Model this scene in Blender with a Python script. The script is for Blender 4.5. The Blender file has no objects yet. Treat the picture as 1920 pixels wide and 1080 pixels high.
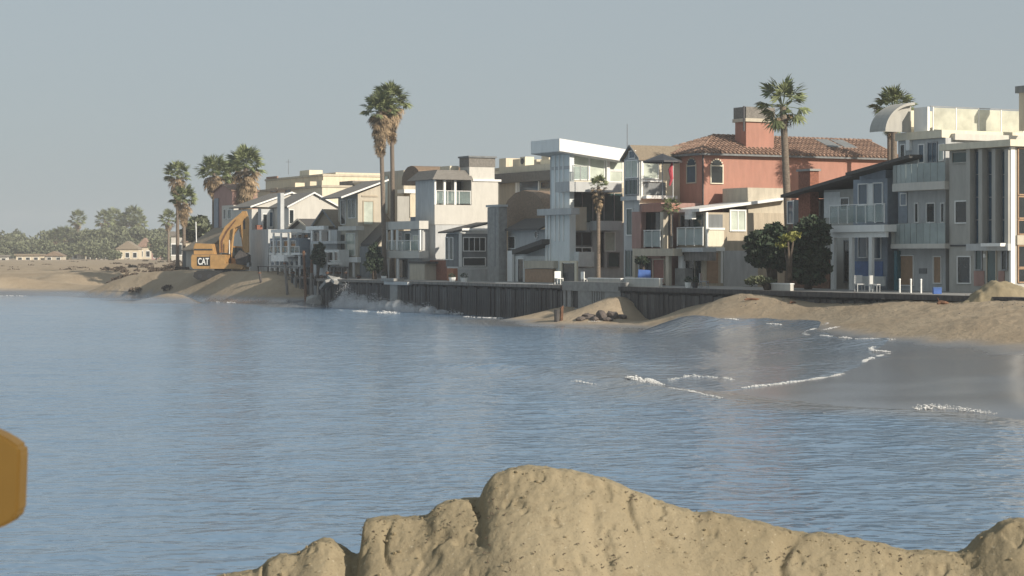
import bpy, bmesh, math, random
import numpy as np
from mathutils import Vector, Matrix, Euler, noise as mnoise
random.seed(7); rng = np.random.default_rng(7)
sc = bpy.context.scene
C = sc.collection
R = math.radians

# ------------------------------------------------------------------ camera, world, sun, exposure
FPX, HOR, HC = 3760.0, 478.0, 4.6          # focal length and horizon row in photo pixels, eye height in metres
cd = bpy.data.cameras.new('camera'); cam = bpy.data.objects.new('camera', cd); C.objects.link(cam)
cam.location = (0, 0, HC); cam.rotation_euler = (R(90), 0, 0)
cd.sensor_width = 36; cd.lens = 36 * FPX / 1920; cd.shift_y = -(540 - HOR) / 1920
cd.clip_start = 0.1; cd.clip_end = 9000
cd.dof.use_dof = True; cd.dof.focus_distance = 120; cd.dof.aperture_fstop = 11.0
sc.camera = cam
SUN_AZ = math.atan2(0.756, -0.655); SUN_EL = R(26)
w = bpy.data.worlds.new('World'); sc.world = w; w.use_nodes = True
nt = w.node_tree; nt.nodes.clear()
sky = nt.nodes.new('ShaderNodeTexSky'); sky.sky_type = 'NISHITA'; sky.sun_disc = False
sky.sun_elevation = SUN_EL; sky.sun_rotation = SUN_AZ
sky.air_density = 1.0; sky.dust_density = 2.0; sky.ozone_density = 1.5; sky.altitude = 0
hs = nt.nodes.new('ShaderNodeHueSaturation'); hs.inputs['Saturation'].default_value = 0.7
bg = nt.nodes.new('ShaderNodeBackground'); bg.inputs['Strength'].default_value = 0.12
wo = nt.nodes.new('ShaderNodeOutputWorld')
mxs = nt.nodes.new('ShaderNodeMix'); mxs.data_type = 'RGBA'; mxs.inputs[0].default_value = 0.84; mxs.inputs[7].default_value = (2.62, 3.02, 3.24, 1)   # even high haze over the whole dome
nt.links.new(sky.outputs[0], hs.inputs['Color']); nt.links.new(hs.outputs[0], mxs.inputs[6]); nt.links.new(mxs.outputs[2], bg.inputs[0]); nt.links.new(bg.outputs[0], wo.inputs[0])
sd = bpy.data.lights.new('sun', 'SUN'); sd.energy = 4.5; sd.angle = R(0.6); sd.color = (1.0, 0.90, 0.76)
so = bpy.data.objects.new('sun', sd); C.objects.link(so)
SV = Vector((math.sin(SUN_AZ) * math.cos(SUN_EL), math.cos(SUN_AZ) * math.cos(SUN_EL), math.sin(SUN_EL)))
so.rotation_euler = SV.to_track_quat('Z', 'Y').to_euler(); so.location = (30, -30, 60)
sc.view_settings.view_transform = 'Standard'; sc.view_settings.look = 'None'
sc.view_settings.exposure = 0.22; sc.view_settings.gamma = 1.0; sc.view_settings.use_curve_mapping = False
sc.render.engine = 'CYCLES'
sc.cycles.max_bounces = 6; sc.cycles.volume_bounces = 1; sc.cycles.transparent_max_bounces = 12
sc.cycles.use_denoising = True
sc.cycles.caustics_reflective = False; sc.cycles.caustics_refractive = False

# ------------------------------------------------------------------ the row frame: u runs along the row (away), v inland
F0 = np.array([25.5, 114.0]); RX, RY = -0.47, 0.8827; IX, IY = 0.8827, 0.47
ROT = math.atan2(IY, IX); GZ = 2.5
def world(u, v): return (F0[0] + u * RX + v * IX, F0[1] + u * RY + v * IY)
def U(x, v):
    k = (x - 960) / FPX; a = F0[0] + v * IX; b = F0[1] + v * IY
    return (a - k * b) / (k * RY - RX)
def V(x, u):
    k = (x - 960) / FPX; a = F0[0] + u * RX; b = F0[1] + u * RY
    return (k * b - a) / (IX - k * IY)
def Z(y, u, v): return HC - (y - HOR) * (F0[1] + u * RY + v * IY) / FPX
def PX(x, y, z):                      # a photo pixel taken at height z
    Y = (HC - z) * FPX / (y - HOR); return ((x - 960) / FPX * Y, Y, z)
def PD(x, y, Y): return ((x - 960) / FPX * Y, Y, HC - (y - HOR) * Y / FPX)

# ------------------------------------------------------------------ materials
M = {}
def mat(name, col, rough=0.8, var=0.12, scale=3.0, bump=0.0, bscale=20.0, stretch=(1, 1, 1), metal=0.0, stain=0.0,
        stain_col=None, island=0.0, spec=0.5, coat=0.0, planks=None, trans=0.0):
    m = bpy.data.materials.new(name); m.use_nodes = True; n = m.node_tree; L = n.links
    b = n.nodes['Principled BSDF']; b.inputs['Roughness'].default_value = rough; b.inputs['Metallic'].default_value = metal
    b.inputs['Specular IOR Level'].default_value = spec; b.inputs['Coat Weight'].default_value = coat
    tc = n.nodes.new('ShaderNodeTexCoord'); mp = n.nodes.new('ShaderNodeMapping'); mp.inputs['Scale'].default_value = stretch
    L.new(tc.outputs['Object'], mp.inputs[0])
    def noise(s, d=5, r=0.6):
        t = n.nodes.new('ShaderNodeTexNoise'); t.inputs['Scale'].default_value = s; t.inputs['Detail'].default_value = d
        t.inputs['Roughness'].default_value = r; L.new(mp.outputs[0], t.inputs['Vector']); return t
    t1 = noise(scale)
    mx = n.nodes.new('ShaderNodeMix'); mx.data_type = 'RGBA'
    c = np.array(col)
    mx.inputs[6].default_value = (*np.clip(c * (1 - var * 1.6), 0, 1), 1); mx.inputs[7].default_value = (*np.clip(c * (1 + var * 1.2), 0, 1), 1)
    rp = n.nodes.new('ShaderNodeMapRange'); rp.inputs[1].default_value = 0.3; rp.inputs[2].default_value = 0.7
    L.new(t1.outputs[0], rp.inputs[0]); L.new(rp.outputs[0], mx.inputs[0]); out = mx.outputs[2]
    if stain > 0:
        t2 = noise(scale * 0.35, 6, 0.7)
        r2 = n.nodes.new('ShaderNodeMapRange'); r2.inputs[1].default_value = 0.48; r2.inputs[2].default_value = 0.72; r2.inputs[4].default_value = stain
        m2 = n.nodes.new('ShaderNodeMix'); m2.data_type = 'RGBA'; m2.inputs[7].default_value = (*(stain_col or tuple(c * 0.45)), 1)
        L.new(t2.outputs[0], r2.inputs[0]); L.new(r2.outputs[0], m2.inputs[0]); L.new(out, m2.inputs[6]); out = m2.outputs[2]
    if island > 0:
        g = n.nodes.new('ShaderNodeNewGeometry'); r3 = n.nodes.new('ShaderNodeMapRange')
        r3.inputs[3].default_value = 1 - island; r3.inputs[4].default_value = 1 + island
        v3 = n.nodes.new('ShaderNodeHueSaturation'); L.new(g.outputs['Random Per Island'], r3.inputs[0]); L.new(r3.outputs[0], v3.inputs['Value'])
        L.new(out, v3.inputs['Color']); out = v3.outputs[0]
    if trans > 0:
        b.inputs['Subsurface Weight'].default_value = 0.0
    L.new(out, b.inputs['Base Color'])
    if bump > 0:
        t4 = noise(bscale, 4); bp = n.nodes.new('ShaderNodeBump'); bp.inputs['Strength'].default_value = bump; bp.inputs['Distance'].default_value = 0.05
        L.new(t4.outputs[0], bp.inputs['Height']); nrm = bp.outputs[0]
        if planks:
            wv = n.nodes.new('ShaderNodeTexWave'); wv.bands_direction = planks[0]; wv.inputs['Scale'].default_value = planks[1]; wv.wave_profile = 'SAW'
            L.new(tc.outputs['Object'], wv.inputs['Vector']); b2 = n.nodes.new('ShaderNodeBump'); b2.inputs['Distance'].default_value = 0.03; b2.inputs['Strength'].default_value = 0.7
            L.new(wv.outputs[0], b2.inputs['Height']); L.new(nrm, b2.inputs['Normal']); nrm = b2.outputs[0]
        L.new(nrm, b.inputs['Normal'])
    M[name] = m; return m
VS = (1, 1, 0.25)
mat('white_stucco', (0.57, 0.55, 0.50), var=0.05, stain=0.2, bump=0.2, stretch=VS)
mat('white_paint', (0.80, 0.80, 0.77), 0.55, var=0.04, stain=0.15, stretch=VS)
mat('white_siding', (0.68, 0.69, 0.67), 0.7, var=0.05, stain=0.25, bump=0.2, planks=('Z', 0.9))
mat('white_corrugated', (0.70, 0.74, 0.73), 0.55, var=0.05, stain=0.25, bump=0.2, stretch=VS)
mat('cream_stucco', (0.66, 0.58, 0.44), var=0.07, stain=0.3, bump=0.2, stretch=VS)
mat('pale_cream', (0.72, 0.66, 0.52), var=0.06, stain=0.25, bump=0.2, stretch=VS)
mat('beige_stucco', (0.50, 0.45, 0.36), var=0.08, stain=0.3, bump=0.2, stretch=VS)
mat('beige_siding', (0.48, 0.41, 0.31), var=0.1, stain=0.3, bump=0.2, stretch=(1, 1, .15), planks=('X', 1.6))
mat('taupe_stucco', (0.41, 0.40, 0.365), var=0.07, stain=0.25, bump=0.2, stretch=VS)
mat('grey_stucco', (0.48, 0.49, 0.485), var=0.08, stain=0.3, bump=0.2, stretch=VS)
mat('dark_grey_wall', (0.19, 0.20, 0.205), var=0.12, stain=0.3, bump=0.2, stretch=VS)
mat('blue_grey_siding', (0.27, 0.31, 0.36), var=0.08, stain=0.3, bump=0.2, planks=('Z', 1.2))
mat('blue_paint', (0.08, 0.16, 0.36), 0.5)
mat('teal_paint', (0.05, 0.16, 0.20), 0.5)
mat('pink_stucco', (0.39, 0.195, 0.145), var=0.08, stain=0.35, stain_col=(0.42, 0.19, 0.14), bump=0.25, stretch=VS)
mat('rose_stucco', (0.36, 0.22, 0.19), var=0.1, stain=0.3, bump=0.2, stretch=VS)
mat('red_brick', (0.26, 0.10, 0.06), var=0.25, scale=8, bump=0.4)
mat('brown_shingle', (0.24, 0.17, 0.115), var=0.25, scale=9, stain=0.3, bump=0.5, bscale=9)
mat('tan_shingle', (0.26, 0.21, 0.15), var=0.2, scale=9, stain=0.3, bump=0.5, bscale=9)
mat('dark_shingle', (0.085, 0.08, 0.075), var=0.2, scale=9, stain=0.2, bump=0.5, bscale=9)
mat('grey_shingle', (0.20, 0.185, 0.165), var=0.2, scale=9, stain=0.3, bump=0.5, bscale=9)
mat('clay_tile', (0.29, 0.19, 0.14), var=0.3, scale=5, stain=0.45, stain_col=(0.22, 0.13, 0.10), island=0.25, bump=0.3)
mat('tan_door', (0.36, 0.23, 0.14), 0.6, var=0.1)
mat('red_door', (0.22, 0.08, 0.06), 0.5)
mat('concrete', (0.30, 0.295, 0.28), var=0.12, stain=0.4, bump=0.3)
mat('dark_timber', (0.075, 0.07, 0.068), 0.85, var=0.3, stain=0.5, stain_col=(0.16, 0.14, 0.13), bump=0.5, stretch=(1, 1, .2), scale=5)
mat('weathered_plank', (0.12, 0.115, 0.11), 0.85, var=0.3, stain=0.5, stain_col=(0.05, 0.05, 0.05), bump=0.5, stretch=(1, 1, .2), scale=5)
mat('grey_timber', (0.22, 0.20, 0.18), 0.85, var=0.25, stain=0.4, bump=0.5, stretch=(1, 1, .2), scale=5)
mat('rust_wood', (0.16, 0.08, 0.045), 0.85, var=0.3, bump=0.5, scale=6)
mat('grey_metal', (0.30, 0.31, 0.32), 0.4, metal=0.6)
mat('dark_metal', (0.06, 0.06, 0.065), 0.45, metal=0.3)
mat('yellow_paint', (0.44, 0.26, 0.10), 0.45, var=0.12, stain=0.3, stain_col=(0.25, 0.14, 0.06))
mat('shaded_ochre_paint', (0.175, 0.10, 0.018), 0.6, var=0.06, stain=0.3)  # ochre darkened: shade on the near machine part is put into the colour
mat('black_rubber', (0.03, 0.03, 0.03), 0.7)
mat('black_print', (0.02, 0.02, 0.02), 0.5)
mat('white_print', (0.85, 0.85, 0.82), 0.5)
mat('palm_green', (0.155, 0.18, 0.08), 0.6, var=0.3, island=0.35)
mat('palm_dead', (0.30, 0.22, 0.135), 0.85, var=0.3, island=0.4)
mat('palm_bark', (0.20, 0.16, 0.125), 0.9, var=0.25, scale=6, bump=0.6, stretch=(1, 1, 3))
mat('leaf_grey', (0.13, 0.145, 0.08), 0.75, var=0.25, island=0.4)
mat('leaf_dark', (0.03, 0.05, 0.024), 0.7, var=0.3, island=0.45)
mat('leaf_yellow', (0.22, 0.22, 0.05), 0.7, var=0.3, island=0.4)
mat('bark', (0.10, 0.075, 0.055), 0.9, var=0.3, bump=0.6)
mat('rock', (0.11, 0.09, 0.08), 0.8, var=0.3, bump=0.7, bscale=6)
mat('foam_white', (0.66, 0.66, 0.65), 0.8, var=0.08, scale=6, bump=0.4)
mat('spray', (0.75, 0.76, 0.77), 0.7, var=0.05)
mat('canvas_blue', (0.07, 0.15, 0.42), 0.8)
mat('canvas_grey', (0.25, 0.24, 0.22), 0.85)
mat('flag_red', (0.45, 0.06, 0.08), 0.8)
mat('terracotta', (0.38, 0.16, 0.08), 0.8)

def glass(name, col, rough=0.08, alpha=1.0):
    m = mat(name, col, rough, var=0.2, scale=0.6, spec=0.6)
    if alpha < 1: m.node_tree.nodes['Principled BSDF'].inputs['Alpha'].default_value = alpha
    return m
glass('dark_glass', (0.022, 0.028, 0.03)); glass('teal_glass', (0.04, 0.075, 0.075)); glass('blue_glass', (0.06, 0.10, 0.14))
glass('pale_glass', (0.55, 0.60, 0.52), 0.15); glass('frosted_glass', (0.36, 0.42, 0.41), 0.3, 0.72)
glass('clear_rail', (0.30, 0.38, 0.37), 0.1, 0.45); glass('cream_glass', (0.60, 0.60, 0.50), 0.2, 0.8)

def sand_material(name, near):
    m = bpy.data.materials.new(name); m.use_nodes = True; n = m.node_tree; L = n.links; b = n.nodes['Principled BSDF']
    tc = n.nodes.new('ShaderNodeTexCoord')
    def noise(s, d=6, r=0.6):
        t = n.nodes.new('ShaderNodeTexNoise'); t.inputs['Scale'].default_value = s; t.inputs['Detail'].default_value = d; t.inputs['Roughness'].default_value = r
        L.new(tc.outputs['Object'], t.inputs['Vector']); return t
    def ramp(src, a, bb, c0, c1):
        mr = n.nodes.new('ShaderNodeMapRange'); mr.inputs[1].default_value = a; mr.inputs[2].default_value = bb
        mx = n.nodes.new('ShaderNodeMix'); mx.data_type = 'RGBA'; L.new(src, mr.inputs[0]); L.new(mr.outputs[0], mx.inputs[0])
        for i, c in ((6, c0), (7, c1)):
            if isinstance(c, tuple): mx.inputs[i].default_value = (*c, 1)
            else: L.new(c, mx.inputs[i])
        return mx.outputs[2], mr
    if near:
        c1, _ = ramp(noise(0.9).outputs[0], 0.35, 0.65, (0.248, 0.206, 0.134), (0.306, 0.257, 0.172))
        c2, _ = ramp(noise(7, 8, 0.7).outputs[0], 0.56, 0.72, c1, (0.20, 0.162, 0.105)); c2, _ = ramp(noise(55, 3, 0.6).outputs[0], 0.60, 0.74, c2, (0.15, 0.115, 0.075)); c2, _ = ramp(noise(38, 3, 0.6).outputs[0], 0.64, 0.74, c2, (0.40, 0.35, 0.26))
        L.new(c2, b.inputs['Base Color']); b.inputs['Roughness'].default_value = 0.95; b.inputs['Specular IOR Level'].default_value = 0.1
        prev = None
        for s, dist in ((3, 0.06), (14, 0.03), (70, 0.008)):
            bp = n.nodes.new('ShaderNodeBump'); bp.inputs['Strength'].default_value = 0.42; bp.inputs['Distance'].default_value = dist
            L.new(noise(s).outputs[0], bp.inputs['Height'])
            if prev: L.new(prev, bp.inputs['Normal'])
            prev = bp.outputs[0]
        L.new(prev, b.inputs['Normal'])
    else:
        wet = n.nodes.new('ShaderNodeAttribute'); wet.attribute_name = 'wet'
        c1, _ = ramp(noise(0.25).outputs[0], 0.35, 0.65, (0.31, 0.245, 0.172), (0.375, 0.305, 0.22))
        c2, _ = ramp(noise(2.2, 8, 0.7).outputs[0], 0.58, 0.72, c1, (0.26, 0.205, 0.145))
        c3, mr = ramp(wet.outputs['Fac'], 0.0, 1.0, c2, (0.145, 0.15, 0.16))  # wet sand darkens; its bluish cast is reflected sky put into the colour
        L.new(c3, b.inputs['Base Color'])
        r = n.nodes.new('ShaderNodeMapRange'); r.inputs[3].default_value = 0.95; r.inputs[4].default_value = 0.24
        r.inputs[1].default_value = 0.25
        L.new(wet.outputs['Fac'], r.inputs[0]); L.new(r.outputs[0], b.inputs['Roughness'])
        sp = n.nodes.new('ShaderNodeMapRange'); sp.inputs[3].default_value = 0.1; sp.inputs[4].default_value = 1.4; L.new(wet.outputs['Fac'], sp.inputs[0]); L.new(sp.outputs[0], b.inputs['Specular IOR Level'])
        inv = n.nodes.new('ShaderNodeMapRange'); inv.inputs[3].default_value = 0.6; inv.inputs[4].default_value = 0.03; L.new(wet.outputs['Fac'], inv.inputs[0])
        prev = None
        for s, dist in ((1.2, 0.25), (6, 0.06)):
            bp = n.nodes.new('ShaderNodeBump'); L.new(inv.outputs[0], bp.inputs['Strength']); bp.inputs['Distance'].default_value = dist
            L.new(noise(s).outputs[0], bp.inputs['Height'])
            if prev: L.new(prev, bp.inputs['Normal'])
            prev = bp.outputs[0]
        L.new(prev, b.inputs['Normal'])
    M[name] = m
sand_material('beach_sand', False); sand_material('mound_sand', True)

def water_material():
    m = bpy.data.materials.new('sea_water'); m.use_nodes = True; n = m.node_tree; L = n.links; b = n.nodes['Principled BSDF']
    at = n.nodes.new('ShaderNodeAttribute'); at.attribute_name = 'shallow'
    calm = n.nodes.new('ShaderNodeAttribute'); calm.attribute_name = 'calm'
    mx = n.nodes.new('ShaderNodeMix'); mx.data_type = 'RGBA'
    mx.inputs[6].default_value = (0.15, 0.235, 0.34, 1); mx.inputs[7].default_value = (0.19, 0.17, 0.145, 1)
    L.new(at.outputs['Fac'], mx.inputs[0]); L.new(mx.outputs[2], b.inputs['Base Color'])
    b.inputs['Roughness'].default_value = 0.16; b.inputs['IOR'].default_value = 1.333
    tc = n.nodes.new('ShaderNodeTexCoord'); prev = None
    pm = n.nodes.new('ShaderNodeTexNoise'); pm.inputs['Scale'].default_value = 0.045; pm.inputs['Detail'].default_value = 3; L.new(tc.outputs['Object'], pm.inputs['Vector'])
    pr = n.nodes.new('ShaderNodeMapRange'); pr.inputs[1].default_value = 0.35; pr.inputs[2].default_value = 0.65; pr.inputs[3].default_value = 0.4; pr.inputs[4].default_value = 1.0
    L.new(pm.outputs[0], pr.inputs[0])
    ml = n.nodes.new('ShaderNodeMath'); ml.operation = 'MULTIPLY'; L.new(pr.outputs[0], ml.inputs[0]); L.new(calm.outputs['Fac'], ml.inputs[1])
    for s, dist, sx, rot in ((0.35, 0.05, 0.5, 8), (1.4, 0.12, 0.8, -6), (2.7, 0.10, 0.85, 5), (5.5, 0.02, 0.9, 12)):
        mp = n.nodes.new('ShaderNodeMapping'); mp.inputs['Scale'].default_value = (sx, 1, 1); mp.inputs['Rotation'].default_value = (0, 0, R(rot)); L.new(tc.outputs['Object'], mp.inputs[0])
        t = n.nodes.new('ShaderNodeTexNoise'); t.inputs['Scale'].default_value = s; t.inputs['Detail'].default_value = 1.2; L.new(mp.outputs[0], t.inputs['Vector'])
        bp = n.nodes.new('ShaderNodeBump'); L.new(ml.outputs[0], bp.inputs['Strength']); bp.inputs['Distance'].default_value = dist; L.new(t.outputs[0], bp.inputs['Height'])
        if prev: L.new(prev, bp.inputs['Normal'])
        prev = bp.outputs[0]
    L.new(prev, b.inputs['Normal']); M['sea_water'] = m
water_material()

# ------------------------------------------------------------------ object helpers
def tag(o, label=None, cat=None, group=None, kind=None):
    if label: o['label'] = label
    if cat: o['category'] = cat
    if group: o['group'] = group
    if kind: o['kind'] = kind
    return o
def empty(name, loc, label, cat, group=None, rz=0.0):
    o = bpy.data.objects.new(name, None); C.objects.link(o); o.location = loc; o.rotation_euler = (0, 0, rz); o.empty_display_size = 0.3
    return tag(o, label, cat, group)
def meshobj(name, vs, fs, m, parent=None, smooth=False, loc=(0, 0, 0)):
    me = bpy.data.meshes.new(name); me.from_pydata([tuple(map(float, p)) for p in vs], [], fs); me.update()
    me.materials.append(M[m] if isinstance(m, str) else m)
    if smooth: me.polygons.foreach_set('use_smooth', [True] * len(me.polygons))
    o = bpy.data.objects.new(name, me); C.objects.link(o); o.location = loc; o.parent = parent
    return o
class MB:
    def __init__(s): s.v = []; s.f = []
    def add(s, vs, fs):
        k = len(s.v); s.v += [tuple(p) for p in vs]; s.f += [tuple(i + k for i in f) for f in fs]; return s
    def box(s, a, b, eps=0.0015):
        j = [random.uniform(-eps, eps) for _ in range(6)]
        x0, y0, z0 = min(a[0], b[0]) + j[0], min(a[1], b[1]) + j[1], min(a[2], b[2]) + j[2]
        x1, y1, z1 = max(a[0], b[0]) + j[3], max(a[1], b[1]) + j[4], max(a[2], b[2]) + j[5]
        return s.add([(x0, y0, z0), (x1, y0, z0), (x1, y1, z0), (x0, y1, z0), (x0, y0, z1), (x1, y0, z1), (x1, y1, z1), (x0, y1, z1)],
                     [(0, 3, 2, 1), (4, 5, 6, 7), (0, 1, 5, 4), (1, 2, 6, 5), (2, 3, 7, 6), (3, 0, 4, 7)])
    def tube(s, p, q, r0, r1=None, n=8):
        r1 = r0 if r1 is None else r1; p, q = Vector(p), Vector(q); d = (q - p).normalized()
        a = d.orthogonal().normalized(); b = d.cross(a); vs = []
        for c, r in ((p, r0), (q, r1)):
            for i in range(n):
                t = 2 * math.pi * i / n; vs.append(c + (a * math.cos(t) + b * math.sin(t)) * r)
        fs = [(i, (i + 1) % n, n + (i + 1) % n, n + i) for i in range(n)] + [tuple(range(n))[::-1], tuple(range(n, 2 * n))]
        return s.add(vs, fs)
    def path(s, pts, rs, n=8):
        pts = [Vector(p) for p in pts]; vs = []; a = None
        for i, p in enumerate(pts):
            d = (pts[min(i + 1, len(pts) - 1)] - pts[max(i - 1, 0)]).normalized()
            if a is None: a = d.orthogonal().normalized()
            a = (a - d * a.dot(d)).normalized(); b = d.cross(a)
            for k in range(n):
                t = 2 * math.pi * k / n; vs.append(p + (a * math.cos(t) + b * math.sin(t)) * rs[i])
        fs = []
        for i in range(len(pts) - 1):
            for k in range(n): fs.append((i * n + k, i * n + (k + 1) % n, (i + 1) * n + (k + 1) % n, (i + 1) * n + k))
        fs += [tuple(range(n))[::-1], tuple(range((len(pts) - 1) * n, len(pts) * n))]
        return s.add(vs, fs)
    def prism(s, poly, axis, a, b):
        """poly: 2-D points; axis 0: poly is (y,z) extruded along x; axis 1: poly is (x,z) extruded along y; axis 2: poly is (x,y) along z"""
        def P(p, t): return (t, p[0], p[1]) if axis == 0 else ((p[0], t, p[1]) if axis == 1 else (p[0], p[1], t))
        n = len(poly); vs = [P(p, a) for p in poly] + [P(p, b) for p in poly]
        fs = [tuple(range(n)), tuple(range(n, 2 * n))[::-1]] + [(i, n + i, n + (i + 1) % n, (i + 1) % n) for i in range(n)]
        return s.add(vs, fs)
    def sphere(s, c, r, n=8, m=5, sq=(1, 1, 1)):
        vs = [(c[0], c[1], c[2] + r * sq[2])]
        for j in range(1, m):
            ph = math.pi * j / m
            for i in range(n):
                t = 2 * math.pi * i / n; vs.append((c[0] + r * sq[0] * math.sin(ph) * math.cos(t), c[1] + r * sq[1] * math.sin(ph) * math.sin(t), c[2] + r * sq[2] * math.cos(ph)))
        vs.append((c[0], c[1], c[2] - r * sq[2])); e = len(vs) - 1
        fs = [(0, 1 + i, 1 + (i + 1) % n) for i in range(n)]
        for j in range(m - 2):
            for i in range(n): a = 1 + j * n; fs.append((a + i, a + n + i, a + n + (i + 1) % n, a + (i + 1) % n))
        a = 1 + (m - 2) * n; fs += [(e, a + (i + 1) % n, a + i) for i in range(n)]
        return s.add(vs, fs)
    def build(s, name, m, parent=None, smooth=False, loc=(0, 0, 0), fix=True):
        o = meshobj(name, s.v, s.f, m, parent, smooth, loc)
        if fix:
            bm = bmesh.new(); bm.from_mesh(o.data); bmesh.ops.recalc_face_normals(bm, faces=bm.faces); bm.to_mesh(o.data); bm.free()
        return o

# numpy gradient noise
_P = rng.permutation(512); _P = np.concatenate([_P, _P, _P]); _A = rng.uniform(0, 2 * np.pi, 512); _G = np.stack([np.cos(_A), np.sin(_A)], 1)
def perlin(x, y):
    xi = np.floor(x).astype(int); yi = np.floor(y).astype(int); xf = x - xi; yf = y - yi; xi &= 511; yi &= 511
    def g(ix, iy, fx, fy):
        h = _P[_P[ix & 511] + (iy & 511)] % 512; return _G[h, 0] * fx + _G[h, 1] * fy
    s = xf * xf * xf * (xf * (xf * 6 - 15) + 10); t = yf * yf * yf * (yf * (yf * 6 - 15) + 10)
    a = g(xi, yi, xf, yf); b = g(xi + 1, yi, xf - 1, yf); c = g(xi, yi + 1, xf, yf - 1); d = g(xi + 1, yi + 1, xf - 1, yf - 1)
    return (a + (b - a) * s) * (1 - t) + (c + (d - c) * s) * t
def fbm(x, y, o=4, g=0.5):
    r = np.zeros_like(x); a = 1.0
    for i in range(o): r += a * perlin(x * 2 ** i + 13.7 * i, y * 2 ** i + 7.1 * i); a *= g
    return r
def sstep(a, b, x): t = np.clip((x - a) / (b - a), 0, 1); return t * t * (3 - 2 * t)

# ------------------------------------------------------------------ terrain and sea
CP = [(520,590,-.9),(640,585,-.8),(760,588,-.7),(900,592,-.5),(1000,592,.1),(1080,578,.88),(1165,565,1.49),(1250,577,1.1),(1310,566,1.6),(1370,556,2.08),(1450,547,2.36),
 (1560,544,2.5),(1700,544,2.52),(1900,545,2.52),(2100,546,2.52),(1000,601,-.15),(1080,604,0),(1165,604,.05),(1250,604,.45),(1350,601,.82),(1440,601,.88),(1540,610,.85),(1600,626,.8),(1670,640,.72),
 (1800,648,.75),(1920,657,.8),(2100,665,.8),(1600,588,1.45),(1700,600,1.45),(1500,585,1.35),(1850,605,1.6),(1230,592,.6),(1300,640,0),(1350,690,0),(1390,742,0),(1500,680,.30),(1480,640,.42),
 (1600,690,.33),(1700,700,.4),(1850,700,.5),(1600,738,.14),(1750,745,.18),(1920,742,.28),(1700,769,0),(1920,787,0),(2100,795,0),(1550,760,-.02),(1200,640,-.3),(1200,700,-.4),(1000,650,-1),
 (1300,800,-.6),(1700,830,-.6),(1920,860,-.7),(900,900,-1.5),(300,900,-1.5),(300,650,-1.6),(0,650,-1.6),(700,650,-1.3),(1900,1060,-1.2),(2100,860,-.7),(0,580,-.8),(-300,600,-1.2),(280,575,-.7),
 (540,572,0),(450,568,0),(280,560,0),(150,556,0),(0,553,.05),(-200,552,.05),(560,556,-.4),(545,552,.0),(522,541,.9),(508,528,1.9),(580,560,-.6),(480,522,2.3),(415,510,2.85),(350,508,2.85),(300,508,2.8),(200,513,2.3),(100,518,2.0),(0,520,2.0),(-200,520,2.0),
 (430,548,1.0),(340,545,.9),(200,537,.8),(0,540,.6),(100,493,2.9),(300,493,2.9),(-100,493,2.9),(200,500,2.7),(0,502,2.5)]
CW = np.array([PX(*p) for p in CP])
CW = np.vstack([CW, [(-60, 420, 2.9), (60, 420, 2.7), (-300, 900, 3), (300, 900, 3), (0, 1500, 3), (-900, 2500, 3), (900, 2500, 3), (30, 300, 2.6), (0, 230, 2.5), (60, 150, 2.5), (-400, 480, 2.9), (0, 10, -1.5), (-60, 40, -2), (60, 40, -2), (-150, 150, -2), (-250, 330, -1.0)]])
def kern(a, b):
    d = np.sqrt((a[:, None, 0] - b[None, :, 0]) ** 2 + (a[:, None, 1] - b[None, :, 1]) ** 2 + 4.0); return d
_K = kern(CW, CW); _n = len(CW); _Aug = np.zeros((_n + 1, _n + 1)); _Aug[:_n, :_n] = _K + np.eye(_n) * 0.0; _Aug[:_n, _n] = 1; _Aug[_n, :_n] = 1
_W = np.linalg.solve(_Aug, np.concatenate([CW[:, 2], [0]]))
def uv_of(X, Y): dx = X - F0[0]; dy = Y - F0[1]; return dx * RX + dy * RY, dx * IX + dy * IY
SWASH = [PX(*p)[:2] for p in [(1235,607,.40),(1300,603,.64),(1350,600,.84),(1440,600,.9),(1500,604,.88),(1540,608,.86),(1528,618,.74),(1575,630,.75),(1672,637,.74),(1632,652,.60),(1676,661,.62),(1628,672,.48),(1612,688,.36),(1560,703,.30),(1480,717,.2),(1395,731,.05),(1360,742,-.1),(1250,760,-.5),(1150,700,-.5),(1150,640,-.4)]]
def signed(X, Y, poly):
    d = np.full(X.shape, 1e9); ins = np.zeros(X.shape, bool)
    for i in range(len(poly)):
        (x0, y0), (x1, y1) = poly[i], poly[(i + 1) % len(poly)]
        ex, ey = x1 - x0, y1 - y0; t = np.clip(((X - x0) * ex + (Y - y0) * ey) / (ex * ex + ey * ey), 0, 1)
        d = np.minimum(d, np.hypot(X - x0 - t * ex, Y - y0 - t * ey))
        c = ((y0 > Y) != (y1 > Y)) & (X < (x1 - x0) * (Y - y0) / (y1 - y0 + 1e-12) + x0); ins ^= c
    return np.where(ins, d, -d)
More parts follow.
